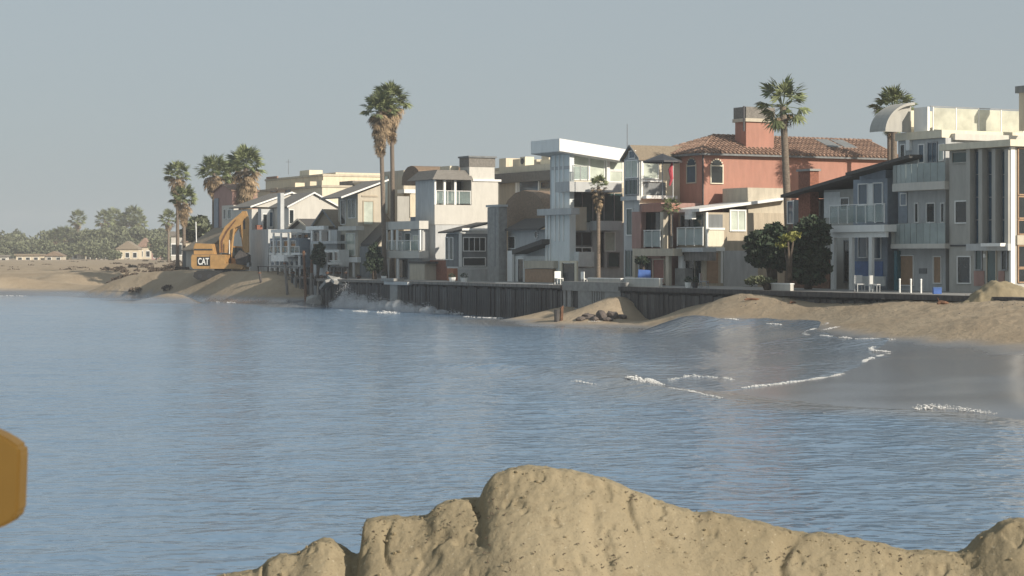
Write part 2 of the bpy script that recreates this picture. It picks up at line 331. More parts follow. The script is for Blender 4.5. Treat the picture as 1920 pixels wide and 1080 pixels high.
def terr(X, Y):
    X = np.asarray(X, float); Y = np.asarray(Y, float); sh = X.shape; P = np.stack([X.ravel(), Y.ravel()], 1)
    z = np.empty(len(P))
    for i in range(0, len(P), 40000): z[i:i + 40000] = kern(P[i:i + 40000], CW) @ _W[:-1] + _W[-1]
    z = z.reshape(sh); u, v = uv_of(X, Y)
    vs = np.interp(u, [80, 83, 93, 104, 115, 137], [-7.6, -7.8, -8.8, -9.6, -10.8, -21]); hh = np.interp(u, [79, 84, 89, 94, 100, 140], [-.5, .2, 1.3, 2.45, 2.95, 2.85])
    zb = hh * np.clip(sstep(-1.5, 5.8, v - vs) * 1.25 - .12, -.25, 1) + .05 * perlin(X * .5, Y * .5); wn = sstep(79, 84, u) * (1 - sstep(118, 132, u)) * sstep(-4.5, -2, v - vs)
    z = z + (zb - z) * wn
    dry = sstep(0.95, 1.8, z) * (1 - sstep(300, 420, Y))
    z = z + dry * (fbm(X * .35, Y * .35, 4) * 0.06 + fbm(X * 1.7, Y * 1.7, 3) * 0.07)
    z = z - dry * sstep(84, 90, u) * (1 - sstep(122, 132, u)) * (fbm(X * .35, Y * .35, 4) * 0.04 + fbm(X * 1.7, Y * 1.7, 3) * 0.05)
    rough = dry * sstep(118, 128, u) * (1 - sstep(-6, -9, v) * 0)
    z = z + rough * np.abs(fbm(X * .16 + 5, Y * .16, 4)) * 0.3
    z = z + sstep(-.6, .2, z) * (1 - dry) * fbm(X * .2, Y * .2, 2) * 0.05
    pad = sstep(-5.2, -5.9, v) if False else None
    z = z + .16 * sstep(-12, -7.2, v) * (1 - sstep(8, 14, u)) * (u > -60)
    inb = (v > -5.5) & (u < 83) & (u > -60) & (v < 60)
    z = np.where(inb, 2.35, z); return z
def water_z(X, Y, tz):
    sdist = signed(X, Y, SWASH); wav = np.zeros_like(X)
    far = 1 - sstep(150, 260, Y)
    wav += far * (perlin(X * .16, Y * .42 + X * .05) * .05 + perlin(X * .45 + 3, Y * 1.1) * .03 + perlin(X * .75, Y * 1.15 + 9) * .045 * (1 - sstep(60, 110, Y)))
    # low swell lines breaking over the bar
    a = np.array([PX(860, 684, 0)[:2], PX(1300, 742, 0)[:2]]); e = a[1] - a[0]; ln = np.hypot(*e); e /= ln
    s = (X - a[0][0]) * e[0] + (Y - a[0][1]) * e[1]; dd = (X - a[0][0]) * -e[1] + (Y - a[0][1]) * e[0]; dd = dd + perlin(X * .25, Y * .25) * 1.2
    win = sstep(-3, 5, s) * (1 - sstep(ln - 2, ln + 6, s))
    wav += win * (0.26 * np.exp(-(dd / 1.3) ** 2) + 0.15 * np.exp(-((dd - 7) / 1.2) ** 2))
    a2 = PX(1780, 775, 0); wav += 0.14 * np.exp(-((Y - a2[1] + .22 * (X - a2[0])) / 0.7) ** 2) * sstep(9, 11.5, X) * (1 - sstep(13.5, 16, X))
    sw = tz + np.clip(sdist * .10, -.4, .035)
    wz = np.where(sdist > -6, np.maximum(wav * np.clip(-tz * 3 + .3, .15, 1), np.where(tz > -.03, sw, -9)), wav * np.clip(-tz * 3 + .3, .15, 1))
    return wz, sdist
kin = np.linspace(-.275, .275, 430); ke = np.geomspace(.28, 1.2, 34); ks = np.concatenate([-ke[::-1], kin, ke])
ys = np.concatenate([np.geomspace(7, 24, 24)[:-1], np.geomspace(24, 270, 455)[:-1], np.geomspace(270, 940, 50)])
KK, YY = np.meshgrid(ks, ys); XX = KK * YY
TZ = terr(XX, YY); WZ, SD = water_z(XX, YY, TZ)
def gridmesh(name, X, Y, Zz, m, attrs=(), mask=None):
    nr, nc = X.shape; co = np.stack([X, Y, Zz], -1).reshape(-1, 3)
    i = np.arange(nr * nc).reshape(nr, nc); q = np.stack([i[:-1, :-1], i[:-1, 1:], i[1:, 1:], i[1:, :-1]], -1).reshape(-1, 4)
    if mask is not None: q = q[mask[:-1, :-1].ravel()]
    me = bpy.data.meshes.new(name); me.vertices.add(len(co)); me.vertices.foreach_set('co', co.ravel().astype(np.float32))
    me.loops.add(q.size); me.loops.foreach_set('vertex_index', q.ravel().astype(np.int32))
    me.polygons.add(len(q)); me.polygons.foreach_set('loop_start', np.arange(0, q.size, 4, dtype=np.int32)); me.polygons.foreach_set('loop_total', np.full(len(q), 4, np.int32))
    me.polygons.foreach_set('use_smooth', np.ones(len(q), bool)); me.update(calc_edges=True)
    for an, av in attrs:
        at = me.attributes.new(an, 'FLOAT', 'POINT'); at.data.foreach_set('value', av.ravel().astype(np.float32))
    me.materials.append(M[m]); o = bpy.data.objects.new(name, me); C.objects.link(o); return o
wet = 1 - sstep(.66, 1.04, TZ + fbm(XX * .3, YY * .3, 3) * .12); UU, VV = uv_of(XX, YY); wet = np.where((YY > 118) & (UU > 14), 1 - sstep(.02, .3, TZ), wet); wet = np.where(YY > 175, 1 - sstep(.35, .75, TZ), wet)
tag(gridmesh('beach', XX, YY, TZ, 'beach_sand', [('wet', wet)]), kind='structure')
shallow = sstep(-.75, -.05, TZ) * .75
shallow = np.where(YY > 150, sstep(-.4, -.05, TZ) * .6, shallow); shallow = np.where(SD > 0, shallow * .55, shallow)
calm = np.where(TZ > -.03, .6, 1.0) * (1 - .1 * sstep(95, 150, YY)); 
tag(gridmesh('sea', XX, YY, WZ, 'sea_water', [('shallow', shallow), ('calm', calm)], mask=(TZ < .9) | (SD > -2)), kind='structure')

def ground(x, y): return float(terr(np.array([x]), np.array([y]))[0])
def surf(x, y):
    X = np.array([float(x)]); Y = np.array([float(y)]); t = terr(X, Y); wz, _ = water_z(X, Y, t); return max(float(t[0]), float(wz[0]))

def march(x, y):
    """first point of the ground or water met by the sight line through a photo point"""
    yf = FPX * (HC + .3) / (y - HOR); Ys = np.linspace(yf * .45, yf, 260); Xs = (x - 960) / FPX * Ys; tz = terr(Xs, Ys); wz, _ = water_z(Xs, Ys, tz); sf = np.maximum(tz, wz); ry = HC - (y - HOR) * Ys / FPX
    i = int(np.argmax(sf >= ry)) if (sf >= ry).any() else 259; return float(Xs[i]), float(Ys[i]), float(sf[i])
# foreground sand mound
sil = np.array([(-300,1180),(200,1130),(400,1083),(425,1078),(480,1068),(500,1052),(522,1042),(560,1038),(585,1020),(605,1011),(622,1012),(640,1026),(666,1042),(676,1036),(683,976),(700,971),(790,970),(803,966),(818,948),(850,938),(900,933),(908,912),(925,892),(955,880),(990,874),(1030,876),(1090,886),(1150,903),(1190,922),(1240,941),(1300,962),(1330,960),(1400,974),(1430,982),(1500,1000),(1560,1002),(1640,1018),(1700,1033),(1760,1035),(1800,1036),(1818,1028),(1840,1006),(1858,994),(1880,981),(1900,975),(1930,974),(2000,985),(2150,1030),(2300,1080)], float)
MX = np.linspace(-5.0, 6.2, 820); MY = np.concatenate([np.linspace(-6, 12.6, 20)[:-1], np.linspace(12.6, 15.6, 260), np.linspace(16.6, 22, 20)])
mX, mY = np.meshgrid(MX, MY)
CY = 14.9
kx = mX / CY * FPX + 960; crest_y = np.interp(kx, sil[:, 0], sil[:, 1]); crest = HC - (crest_y - HOR) * CY / FPX
d = CY - mY
# the skyline's steps soften further down the face
c1d = HC - (np.interp(MX / CY * FPX + 960, sil[:, 0], sil[:, 1]) - HOR) * CY / FPX; dxm = MX[1] - MX[0]
def gsm(sg): r = int(sg * 3 / dxm); k = np.exp(-((np.arange(-r, r + 1) * dxm) / sg) ** 2 / 2); return np.convolve(np.pad(c1d, r, mode='edge'), k / k.sum(), 'valid')
L1, L2, L3 = gsm(.05), gsm(.16), gsm(.42); wd_ = np.clip(d + fbm(mX * 1.5, mY * 1.5, 3) * .15, 0, 9)
crest = crest + perlin(mX * 11, mY * 6) * .014 + perlin(mX * 37, mY * 20) * .007; crest = crest + (L1[None] - crest) * sstep(.15, .4, wd_); crest = crest + (L2[None] - crest) * sstep(.4, .8, wd_); crest = crest + (L3[None] - crest) * sstep(.8, 1.5, wd_)
prof = np.where(d > 0, -(np.maximum(d - .12, 0)) * .78 - .0 * d, -np.maximum(-d - .1, 0) * .85)
mz = crest + prof
mz += fbm(mX * 1.3 + 4, mY * 1.3, 3) * .03 * sstep(0.05, .5, np.abs(d)) + fbm(mX * 5, mY * 5, 3) * .010 + fbm(mX * 15, mY * 15, 3) * .008 + np.abs(fbm(mX * 2.2, mY * 4.4, 3)) * -.012
# gullies and cracks running down the face
gx = mX + fbm(mX * 1.1, mY * 1.6, 2) * .18
for cx, wd, dp, a, b2 in ((.905 * 0 + (908 - 960) / FPX * CY, .022, .05, .0, .45), ((1180 - 960) / FPX * CY, .02, .05, .05, .25), ((1120 - 960) / FPX * CY, .05, .05, .3, .9), ((1460 - 960) / FPX * CY, .05, .07, .1, .5), ((520 - 960) / FPX * CY, .02, .06, 0, .2), ((745 - 960) / FPX * CY, .02, .05, .1, .35)):
    mz -= dp * np.exp(-((gx - cx) / wd) ** 2) * sstep(a, a + .1, d) * (1 - sstep(b2, b2 + .3, d))
mz -= 0.03 * sstep(.28, .42, fbm(mX * 2.6 + 9, mY * 2.6, 3)) * sstep(.1, .4, d)
pit = sstep(.34, .44, fbm(mX * 5 + 2, mY * 5 + 5, 3)); mz -= pit * .022 * (d > .03)
mz = np.where(mY < 13.2, np.maximum(mz, 1.45 + fbm(mX * .5, mY * .5, 3) * .12), np.maximum(mz, -1.5))
tag(gridmesh('sand_mound', mX, mY, mz, 'mound_sand'), kind='structure')
def mound_z(x, y):
    i = int(np.clip(np.searchsorted(MX, x), 0, len(MX) - 1)); j = int(np.clip(np.searchsorted(MY, y), 0, len(MY) - 1)); return float(mz[j, i])
# sand shelf under the camera, joined behind the mound
bx = np.linspace(-60, 60, 60); by = np.linspace(-60, 12.0, 40); bX, bY = np.meshgrid(bx, by)
bz = 1.3 + fbm(bX * .3, bY * .3, 3) * .15 - sstep(8, 12, np.abs(bX)) * sstep(2, 12, bY) * 3.2
tag(gridmesh('near_beach', bX, bY, bz, 'mound_sand'), kind='structure')
# ------------------------------------------------------------------ houses: local x runs inland, local y along the row away from the camera
class House:
    def __init__(s, name, label, xc, v, cat='house', group=None, z=GZ, u=None):
        s.u0 = U(xc, v) if u is None else u; s.v0 = v; s.z0 = z; X, Y = world(s.u0, v)
        s.r = empty(name, (X, Y, z), label, cat, group, ROT)
    def L(s, u, v, z): return (v - s.v0, u - s.u0, z - s.z0)
    def box(s, name, m, u0, u1, v0, v1, z0, z1, par=None, mb=None, label=None):
        b = mb or MB(); b.box(s.L(u0, v0, z0), s.L(u1, v1, z1))
        if mb: return mb
        o = b.build(name, m, par or s.r, fix=False)
        if label: o['label'] = label
        return o
    def vol(s, name, m, xf, xc, v, yt, depth, yb=None, par=None, dv=0):
        """a block whose sea face stands at v from photo column xf (far) to xc (near corner)"""
        u1, u0 = U(xf, v), U(xc, v); zt = Z(yt, u0, v); zb = (s.z0 - .15) if yb is None else Z(yb, u0, v)
        s.box(name, m, u0, u1, v, v + depth, zb, zt, par); return u0, u1, zt
    def fb(s, name, m, v, x0, x1, y0, y1, din=.1, dout=.1, par=None):
        ua, ub = U(x0, v), U(x1, v); um = (ua + ub) / 2; z0 = s.z0 - .1 if y1 is None else Z(y1, um, v)
        return s.box(name, m, ua, ub, v - dout, v + din, z0, Z(y0, um, v), par)
    def sb(s, name, m, u, x0, x1, y0, y1, din=.1, dout=.1, par=None):
        va, vb = V(x0, u), V(x1, u); vm = (va + vb) / 2; z0 = s.z0 - .1 if y1 is None else Z(y1, u, vm)
        return s.box(name, m, u - dout, u + din, va, vb, z0, Z(y0, u, vm), par)
    def win(s, face, c, x0, y0, x1, y1, fm='white_paint', gm='dark_glass', nx=1, ny=1, fw=.07, name='window', door=False, arch=False):
        if face == 'F':
            a, b = sorted((U(x0, c), U(x1, c))); m = (a + b) / 2; zt, zb = Z(y0, m, c), (s.z0 + .05 if y1 is None else Z(y1, m, c))
            def bx(mb, p, q, zl, zh, o): mb.box(s.L(p, c - o, zl), s.L(q, c + .02, zh))
        else:
            a, b = sorted((V(x0, c), V(x1, c))); m = (a + b) / 2; zt, zb = Z(y0, c, m), (s.z0 + .05 if y1 is None else Z(y1, c, m))
            def bx(mb, p, q, zl, zh, o): mb.box(s.L(c - o, p, zl), s.L(c + .02, q, zh))
        f = MB(); o = .07
        bx(f, a - fw, a, zb - fw, zt + fw, o); bx(f, b, b + fw, zb - fw, zt + fw, o); bx(f, a, b, zt, zt + fw, o - .004); bx(f, a, b, zb - fw, zb, o + .03)
        for i in range(1, nx): p = a + (b - a) * i / nx; bx(f, p - fw * .35, p + fw * .35, zb, zt, o - .01)
        for i in range(1, ny): p = zb + (zt - zb) * i / ny; bx(f, a, b, p - fw * .35, p + fw * .35, o - .013)
        if arch:
            n = 8; cxm = (a + b) / 2; r = (b - a) / 2
            for i in range(n):
                t0, t1 = math.pi * i / n, math.pi * (i + 1) / n; x_, z_ = cxm + (r + fw * .5) * math.cos((t0 + t1) / 2), zt + (r + fw * .5) * math.sin((t0 + t1) / 2)
                bx(f, x_ - fw * .7, x_ + fw * .7, z_ - fw * .7, z_ + fw * .7, o - .005)
        fr = f.build('door_frame' if door else name, fm, s.r, fix=False)
        g = MB(); bx(g, a, b, zb, zt, .02)
        if arch:
            for i in range(6):
                z_0 = zt + r * i / 6; hw = math.sqrt(max(0, r * r - (z_0 - zt) ** 2)); bx(g, cxm - hw, cxm + hw, z_0, z_0 + r / 6, .02)
        g.build('door_leaf' if door else 'pane', gm, fr, fix=False); return fr
    def rail(s, face, c, x0, x1, y0, y1, gm='frosted_glass', n=4, pm='white_paint', top=True):
        """balustrade: posts and glass panels, standing in plane c"""
        if face == 'F': a, b = sorted((U(x0, c), U(x1, c))); m = (a + b) / 2; zt, zb = Z(y0, m, c), Z(y1, m, c); P = lambda p, o, z: s.L(p, c + o, z)
        else: a, b = sorted((V(x0, c), V(x1, c))); m = (a + b) / 2; zt, zb = Z(y0, c, m), Z(y1, c, m); P = lambda p, o, z: s.L(c + o, p, z)
        for i in range(n + 1):
            p = a + (b - a) * i / n; MB().box(P(p - .025, -.03, zb), P(p + .025, .03, zt + .02)).build('railing_post', pm, s.r, fix=False)
            if i < n: q = a + (b - a) * (i + 1) / n; MB().box(P(p + .03, -.01, zb + .06), P(q - .03, .01, zt - .03)).build('railing_panel', gm, s.r, fix=False)
        if top: MB().box(P(a - .04, -.045, zt + .02), P(b + .04, .045, zt + .07)).build('handrail', pm, s.r, fix=False)
    def gable(s, m, u0, u1, v0, v1, ze, zr, axis='v', over=.35, th=.14, trim=None, wall=None):
        """gabled roof; axis 'v': ridge runs inland (gable faces the sea), 'u': ridge runs along the row"""
        if axis == 'v':
            mid = (u0 + u1) / 2; sl = (zr - ze) / ((u1 - u0) / 2)
            A = [(u0 - over, ze - over * sl), (mid, zr), (u1 + over, ze - over * sl), (u1 + over, ze - over * sl + th), (mid, zr + th), (u0 - over, ze - over * sl + th)]
            o = MB().prism([(p[0] - s.u0, p[1] - s.z0) for p in A], 0, v0 - over - s.v0, v1 + over - s.v0).build('roof', m, s.r)
            if wall: MB().prism([(u0 - s.u0, ze - s.z0), (mid - s.u0, zr - .02 - s.z0), (u1 - s.u0, ze - s.z0)], 0, v0 - s.v0 + .002, v1 - s.v0).build('gable_wall', wall, s.r)
            if trim: MB().prism([(p[0] - s.u0, p[1] - s.z0 + (.0 if k < 3 else .03)) for k, p in enumerate(A)], 0, v0 - over - s.v0 - .06, v0 - over - s.v0 - .003).build('bargeboard', trim, o)
        else:
            mid = (v0 + v1) / 2; sl = (zr - ze) / ((v1 - v0) / 2)
            A = [(v0 - over, ze - over * sl), (mid, zr), (v1 + over, ze - over * sl), (v1 + over, ze - over * sl + th), (mid, zr + th), (v0 - over, ze - over * sl + th)]
            o = MB().prism([(p[0] - s.v0, p[1] - s.z0) for p in A], 1, u0 - over - s.u0, u1 + over - s.u0).build('roof', m, s.r)
            if wall: MB().prism([(v0 - s.v0, ze - s.z0), (mid - s.v0, zr - .02 - s.z0), (v1 - s.v0, ze - s.z0)], 1, u0 - s.u0 + .002, u1 - s.u0).build('gable_wall', wall, s.r)
            if trim: MB().prism([(p[0] - s.v0, p[1] - s.z0 + (.0 if k < 3 else .03)) for k, p in enumerate(A)], 1, u0 - over - s.u0 - .06, u0 - over - s.u0 - .003).build('bargeboard', trim, o)
        return o
    def slope(s, m, pts, u0, u1, th=.15, name='roof', axis='u'):
        """slab whose (v,z) profile pts is run along u (axis 'u') or (u,z) profile run along v"""
        off = s.v0 if axis == 'u' else s.u0; e0 = s.u0 if axis == 'u' else s.v0
        A = [(p[0] - off, p[1] - s.z0) for p in pts] + [(p[0] - off, p[1] - s.z0 + th) for p in pts[::-1]]
        return MB().prism(A, 1 if axis == 'u' else 0, u0 - e0, u1 - e0).build(name, m, s.r)

# --- fin house (nearest, right edge)
h = House('modern_house', 'taupe modern house with tall glazing between vertical fins at the right edge', 1903, .5)
u0, u1, zt = h.vol('wall', 'taupe_stucco', 1780, 1903, .5, 275, 11)
h.box('roof_slab', 'pale_cream', u0 - .35, u1 + .1, -.15, 12, zt + .01, zt + .38)
h.box('corner_pier', 'white_paint', u0 - .02, u0 + .12, .2, .497, 2.4, zt - .02)
for x in (1826, 1849, 1874, 1898): h.fb('fin', 'taupe_stucco', .5, x - 3, x + 4, 280, 458, -.002, .45)
for a, b in ((1831, 1846), (1855, 1870), (1881, 1894)): h.win('F', .5, a, 284, b, 455, 'grey_metal', 'blue_glass', 1, 4)
h.fb('ledge', 'grey_stucco', .5, 1824, 1903, 457, 470, -.002, .5); h.fb('canopy', 'white_paint', .5, 1862, 1899, 456, 462, -.51, .9)
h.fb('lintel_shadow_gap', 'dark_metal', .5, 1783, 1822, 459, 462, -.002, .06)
h.win('F', .5, 1787, 286, 1817, 304, 'taupe_stucco', 'teal_glass', 1); h.win('F', .5, 1793, 378, 1820, 417, 'white_paint', 'dark_glass')
h.win('F', .5, 1797, 482, 1820, 530, 'white_paint', 'dark_glass', door=True)
h.win('F', .5, 1831, 466, 1841, 505, 'grey_metal', 'teal_glass'); h.win('F', .5, 1852, 466, 1868, 532, 'beige_stucco', 'teal_glass', door=True); h.win('F', .5, 1880, 466, 1888, 505, 'grey_metal', 'dark_glass')
h.fb('bulkhead_panel', 'rose_stucco', .5, 1827, 1846, 508, 536, -.002, .05); h.fb('bulkhead_panel', 'rose_stucco', .5, 1873, 1884, 508, 536, -.002, .05)
for y0, y1 in ((280, 364), (370, 408), (414, 438), (462, 500), (505, 528)): h.win('S', u0, 1909, y0, 1932, y1, 'tan_door', 'dark_glass', 1)
h.sb('storey_band', 'beige_stucco', u0, 1905, 1940, 441, 459, -.003, .12)
h.fb('wall_lamp', 'white_print', .5, 1848, 1851, 476, 483, -.002, .18)

# --- curved roof house
h = House('modern_house', 'grey balcony house with a curved vault roof and a glass roof terrace', 1773, 1.4)
u0, u1, zt = h.vol('wall', 'grey_stucco', 1684, 1773, 1.4, 258, 11.5)
ut = U(1742, 1.6)
h.box('parapet', 'pale_cream', u0 + .1, u1 + .05, 1.2, 13.2, zt + .01, Z(243, u0, 1.4))
h.box('upper_band', 'white_stucco', u0 - .25, u0 + .098, 1.9, 13.4, Z(262, u0, 1.4), Z(250, u0, 1.4))
zp = Z(243, u0, 1.4)
ua = U(1712, 1.6)
# curved shell roof, convex towards the sea
pts = [(1.6 - 2.6 + 2.9 * math.sin(t), 0) for t in ()]
arc = [(1.75 - 2.4 * math.cos(t), zp - .2 + 1.85 * math.sin(t)) for t in np.linspace(.12, 1.5, 12)]
h.slope('taupe_stucco', arc, ua - .2, ua + 1.3, th=.16, name='curved_roof')
mb = MB(); poly = [(p[0] - h.v0, p[1] - h.z0) for p in arc] + [(arc[-1][0] - h.v0, arc[0][1] - h.z0)]
mb.prism(poly, 1, ua - .1 - h.u0 + .25, ua - h.u0 + .35).build('vault_end', 'taupe_stucco', h.r)
h.box('terrace_upstand', 'white_paint', ut + .02, ua - .2, 1.5, 1.66, zp, Z(200, ut, 1.6))
zr = Z(201, ut, 2.0)
for i in range(6):
    va = 1.9 + i * 1.75
    h.box('railing_panel', 'cream_glass', ut - .012, ut + .012, va + .03, va + 1.7, zp + .12, zr - .02); h.box('railing_post', 'white_paint', ut - .03, ut + .03, va - .03, va + .028, zp, zr + .02)
h.box('handrail', 'grey_metal', ut - .04, ut + .04, 1.7, 12.4, zr + .022, zr + .07)
h.box('terrace_wall', 'pale_cream', ut + 2.2, ut + 2.4, 1.9, 12.3, zp, zr - .05)
h.win('F', 1.4, 1724, 272, 1733, 304, 'white_paint', 'blue_glass'); h.win('F', 1.4, 1741, 268, 1757, 304, 'grey_metal', 'blue_glass', 2); h.win('F', 1.4, 1762, 272, 1769, 300, 'white_paint', 'pale_glass')
h.win('F', 1.4, 1690, 272, 1697, 300, 'white_paint', 'dark_glass'); h.fb('pilaster', 'white_paint', 1.4, 1703, 1710, 262, 282, -.002, .2)
def curved_balcony(h, x0, x1, vf, vb, yg0, yg1, ys1, gm):
    ua, ub = sorted((U(x0, vf), U(x1, vf))); m = (ua + ub) / 2; n = 9
    zt_, zm_, zb_ = Z(yg0, m, vf), Z(yg1, m, vf), Z(ys1, m, vf)
    P = []
    for i in range(n + 1):
        t = i / n; P.append((vf + .55 * (abs(t - .35) * 1.5) ** 2.2, ua + (ub - ua) * t))
    poly = [(p[0] - h.v0, p[1] - h.u0) for p in P] + [(vb - h.v0, ub - h.u0), (vb - h.v0, ua - h.u0)]
    MB().prism(poly, 2, zb_ - h.z0, zm_ - h.z0).build('balcony_slab', 'white_stucco', h.r)
    for i in range(n):
        (v_a, u_a), (v_b, u_b) = P[i], P[i + 1]
        q = [(v_a - h.v0 + .03, u_a - h.u0 + .02), (v_b - h.v0 + .03, u_b - h.u0 - .02), (v_b - h.v0 + .06, u_b - h.u0 - .02), (v_a - h.v0 + .06, u_a - h.u0 + .02)]
        MB().prism(q, 2, zm_ - h.z0, zt_ - h.z0).build('railing_panel', gm, h.r)
curved_balcony(h, 1660, 1768, .1, 1.38, 307, 342, 357, 'frosted_glass')
curved_balcony(h, 1657, 1768, .0, 1.38, 419, 457, 466, 'frosted_glass')
h.win('F', 1.4, 1690, 364, 1700, 384, 'white_paint', 'dark_glass'); h.fb('side_panel', 'blue_grey_siding', 1.4, 1685, 1702, 358, 418, -.002, .04)
for a, b in ((1717, 1722), (1739, 1753), (1766, 1771)): h.win('F', 1.4, a, 382, b, 416, 'white_paint', 'dark_glass')
h.win('F', 1.4, 1689, 480, 1713, 534, 'white_paint', 'tan_door', door=True); h.win('F', 1.4, 1752, 482, 1765, 530, 'white_paint', 'tan_door', door=True)
h.fb('wall_sign', 'dark_grey_wall', 1.4, 1724, 1738, 503, 513, -.002, .05)
h.box('corner_wall', 'teal_paint', U(1682, 1.1), U(1676, 1.1), 1.1, 1.38, 2.4, Z(470, U(1680, 1.1), 1.1))
h.fb('roof_vent', 'beige_stucco', 6.5, 1913, 1926, 170, 245, .4, .1); h.fb('vent_cap', 'dark_grey_wall', 6.5, 1908, 1932, 161, 174, .6, .2)

vq = .35; X, Y = world(U(1743, vq), vq); umbrella(X, Y, Z(458, U(1743, vq), vq), .5, 1.35, 'white_print', 'small closed white parasol standing on the lower curved balcony', closed=True) if False else None
# --- blue-grey deck house
h = House('beach_house', 'blue grey beach house with a white posted deck and stepped dark pitched roofs', 1664, 1.5)
u0, u1, zt = h.vol('wall', 'blue_grey_siding', 1600, 1664, 1.5, 334, 10)
ub = U(1486, 4.2)
h.box('wing_wall', 'dark_grey_wall', u1 + .01, ub, 4.2, 11.5, 2.4, Z(375, ub, 4.2))
h.box('wing_front', 'taupe_stucco', u1 + .01, U(1545, 3.4), 3.4, 4.19, 2.4, Z(352, u1, 3.4))
def upz(x, y, v): u = U(x, v); return (u, Z(y, u, v))
h.slope('dark_shingle', [upz(1710, 296, .6), upz(1590, 330, .6)], .4, 12, th=.2, axis='v')
h.slope('dark_shingle', [upz(1606, 330, 2.4), upz(1468, 371, 2.4)], 2.2, 12, th=.2, axis='v')
h.box('gable_fill', 'blue_grey_siding', u0 + .3, u1 - .5, 1.6, 11, zt - .1, Z(318, u0, 1.5))
h.win('F', 1.5, 1611, 346, 1627, 384, 'white_paint', 'blue_glass', 1); h.win('F', 1.5, 1639, 344, 1655, 414, 'white_paint', 'blue_glass', 1, door=False)
h.fb('shutter_panel', 'white_paint', 1.5, 1629, 1637, 344, 415, -.002, .06)
h.win('F', 3.4, 1578, 372, 1592, 392, 'white_paint', 'dark_glass'); h.fb('white_wall_panel', 'white_siding', 3.4, 1546, 1576, 360, 408, -.002, .05)
h.win('F', 4.2, 1478, 378, 1488, 418, 'white_paint', 'blue_glass'); h.win('F', 4.2, 1530, 378, 1537, 404, 'white_paint', 'dark_glass')
h.fb('chimney', 'red_brick', 2.9, 1497, 1519, 320, 440, .7, .0); h.fb('chimney_cap', 'concrete', 2.9, 1495, 1521, 317, 321, .8, .1)
vd = -.6; ud0, ud1 = U(1658, vd), U(1556, vd); zd = Z(421, ud0, vd)
h.box('deck', 'white_paint', ud0, ud1, vd, 1.48, zd - .42, zd); h.box('deck_beam', 'white_paint', ud0 + .1, ud1 - .1, vd + .2, vd + .4, zd - .75, zd - .423)
for x in (1563, 1597, 1634): h.fb('deck_post', 'white_paint', vd + .3, x - 3, x + 3, 436, None, .1, .1)
h.rail('F', vd + .06, 1556, 1658, 385, 419, 'clear_rail', 6)
h.win('F', 1.5, 1611, 440, 1626, 482, 'white_paint', 'blue_glass'); h.win('F', 1.5, 1634, 440, 1652, 484, 'white_paint', 'blue_glass')
h.fb('blue_dado', 'blue_paint', 1.5, 1603, 1656, 490, 518, -.002, .04)
h.win('F', 3.4, 1584, 452, 1596, 528, 'dark_grey_wall', 'dark_glass', door=True)
h.fb('porch_panel', 'white_siding', .6, 1604, 1658, 518, 536, .1, .02)
h.fb('garden_fence', 'rust_wood', 1.8, 1486, 1556, 470, None, .1, .05)

# --- tan house with white fascia
h = House('beach_house', 'tan sided beach house with a slim white sloping roof edge before the pink house', 1322, .6)
u0, u1, zt = h.vol('wall', 'beige_siding', 1272, 1322, .6, 398, 7.2)
h.box('tall_wall', 'beige_stucco', u0 + .4, u1, V(1406, u0), V(1476, u0), zt - .5, Z(352, u0, V(1440, u0)))
# roof slab rising inland
va, vb = V(1313, u0), V(1476, u0)
h.slope('white_paint', [(va - .3, Z(397, u0, va)), (vb, Z(374, u0, vb))], u0 - .35, u1 + .2, th=.2)
h.sb('window_recess', 'dark_grey_wall', u0, 1328, 1355, 402, 428, -.003, .012); h.sb('balcony_front', 'pale_cream', u0, 1327, 1356, 431, 466, -.003, .1)
h.sb('balcony_rail', 'white_paint', u0, 1325, 1357, 427, 431, -.003, .16); h.sb('balcony_base', 'white_paint', u0, 1325, 1357, 464, 471, -.003, .14); h.sb('corner_post', 'white_paint', u0, 1322, 1326, 398, 471, -.003, .14)
h.win('S', u0, 1370, 396, 1396, 431, 'white_paint', 'pale_glass', 2, fw=.11)
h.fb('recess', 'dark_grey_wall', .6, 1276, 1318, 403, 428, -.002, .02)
h.win('F', .6, 1278, 404, 1296, 425, 'grey_metal', 'dark_glass'); h.win('F', .6, 1301, 404, 1317, 425, 'grey_metal', 'teal_glass')
vd = -.5; uda, udb = U(1318, vd), U(1268, vd); zd = Z(464, uda, vd)
h.box('balcony_slab', 'grey_stucco', uda, udb, vd, .58, zd - .3, zd); h.rail('F', vd + .05, 1270, 1318, 428, 461, 'frosted_glass', 3)
h.box('ground_band', 'grey_timber', uda, udb, vd + .3, .58, zd - .9, zd - .31)
h.fb('lantern', 'white_print', -.1, 1284, 1297, 396, 411, .35, .0)
h.win('F', .6, 1304, 476, 1316, 530, 'beige_stucco', 'dark_glass', door=True)
h.sb('garage_door', 'tan_door', u0, 1325, 1346, 474, 531, -.003, .05); h.sb('ground_wall', 'grey_stucco', u0, 1356, 1420, 470, None, -.003, .06); h.sb('drain_pipe', 'white_paint', u0, 1351, 1354, 470, 531, -.003, .1)
h.fb('post', 'white_paint', vd + .3, 1274, 1282, 478, 503, .15, .1); h.fb('planter_box', 'concrete', vd + .3, 1268, 1286, 503, None, .6, .1)
h.fb('dark_opening', 'dark_glass', .6, 1286, 1302, 478, 531, -.002, .03)

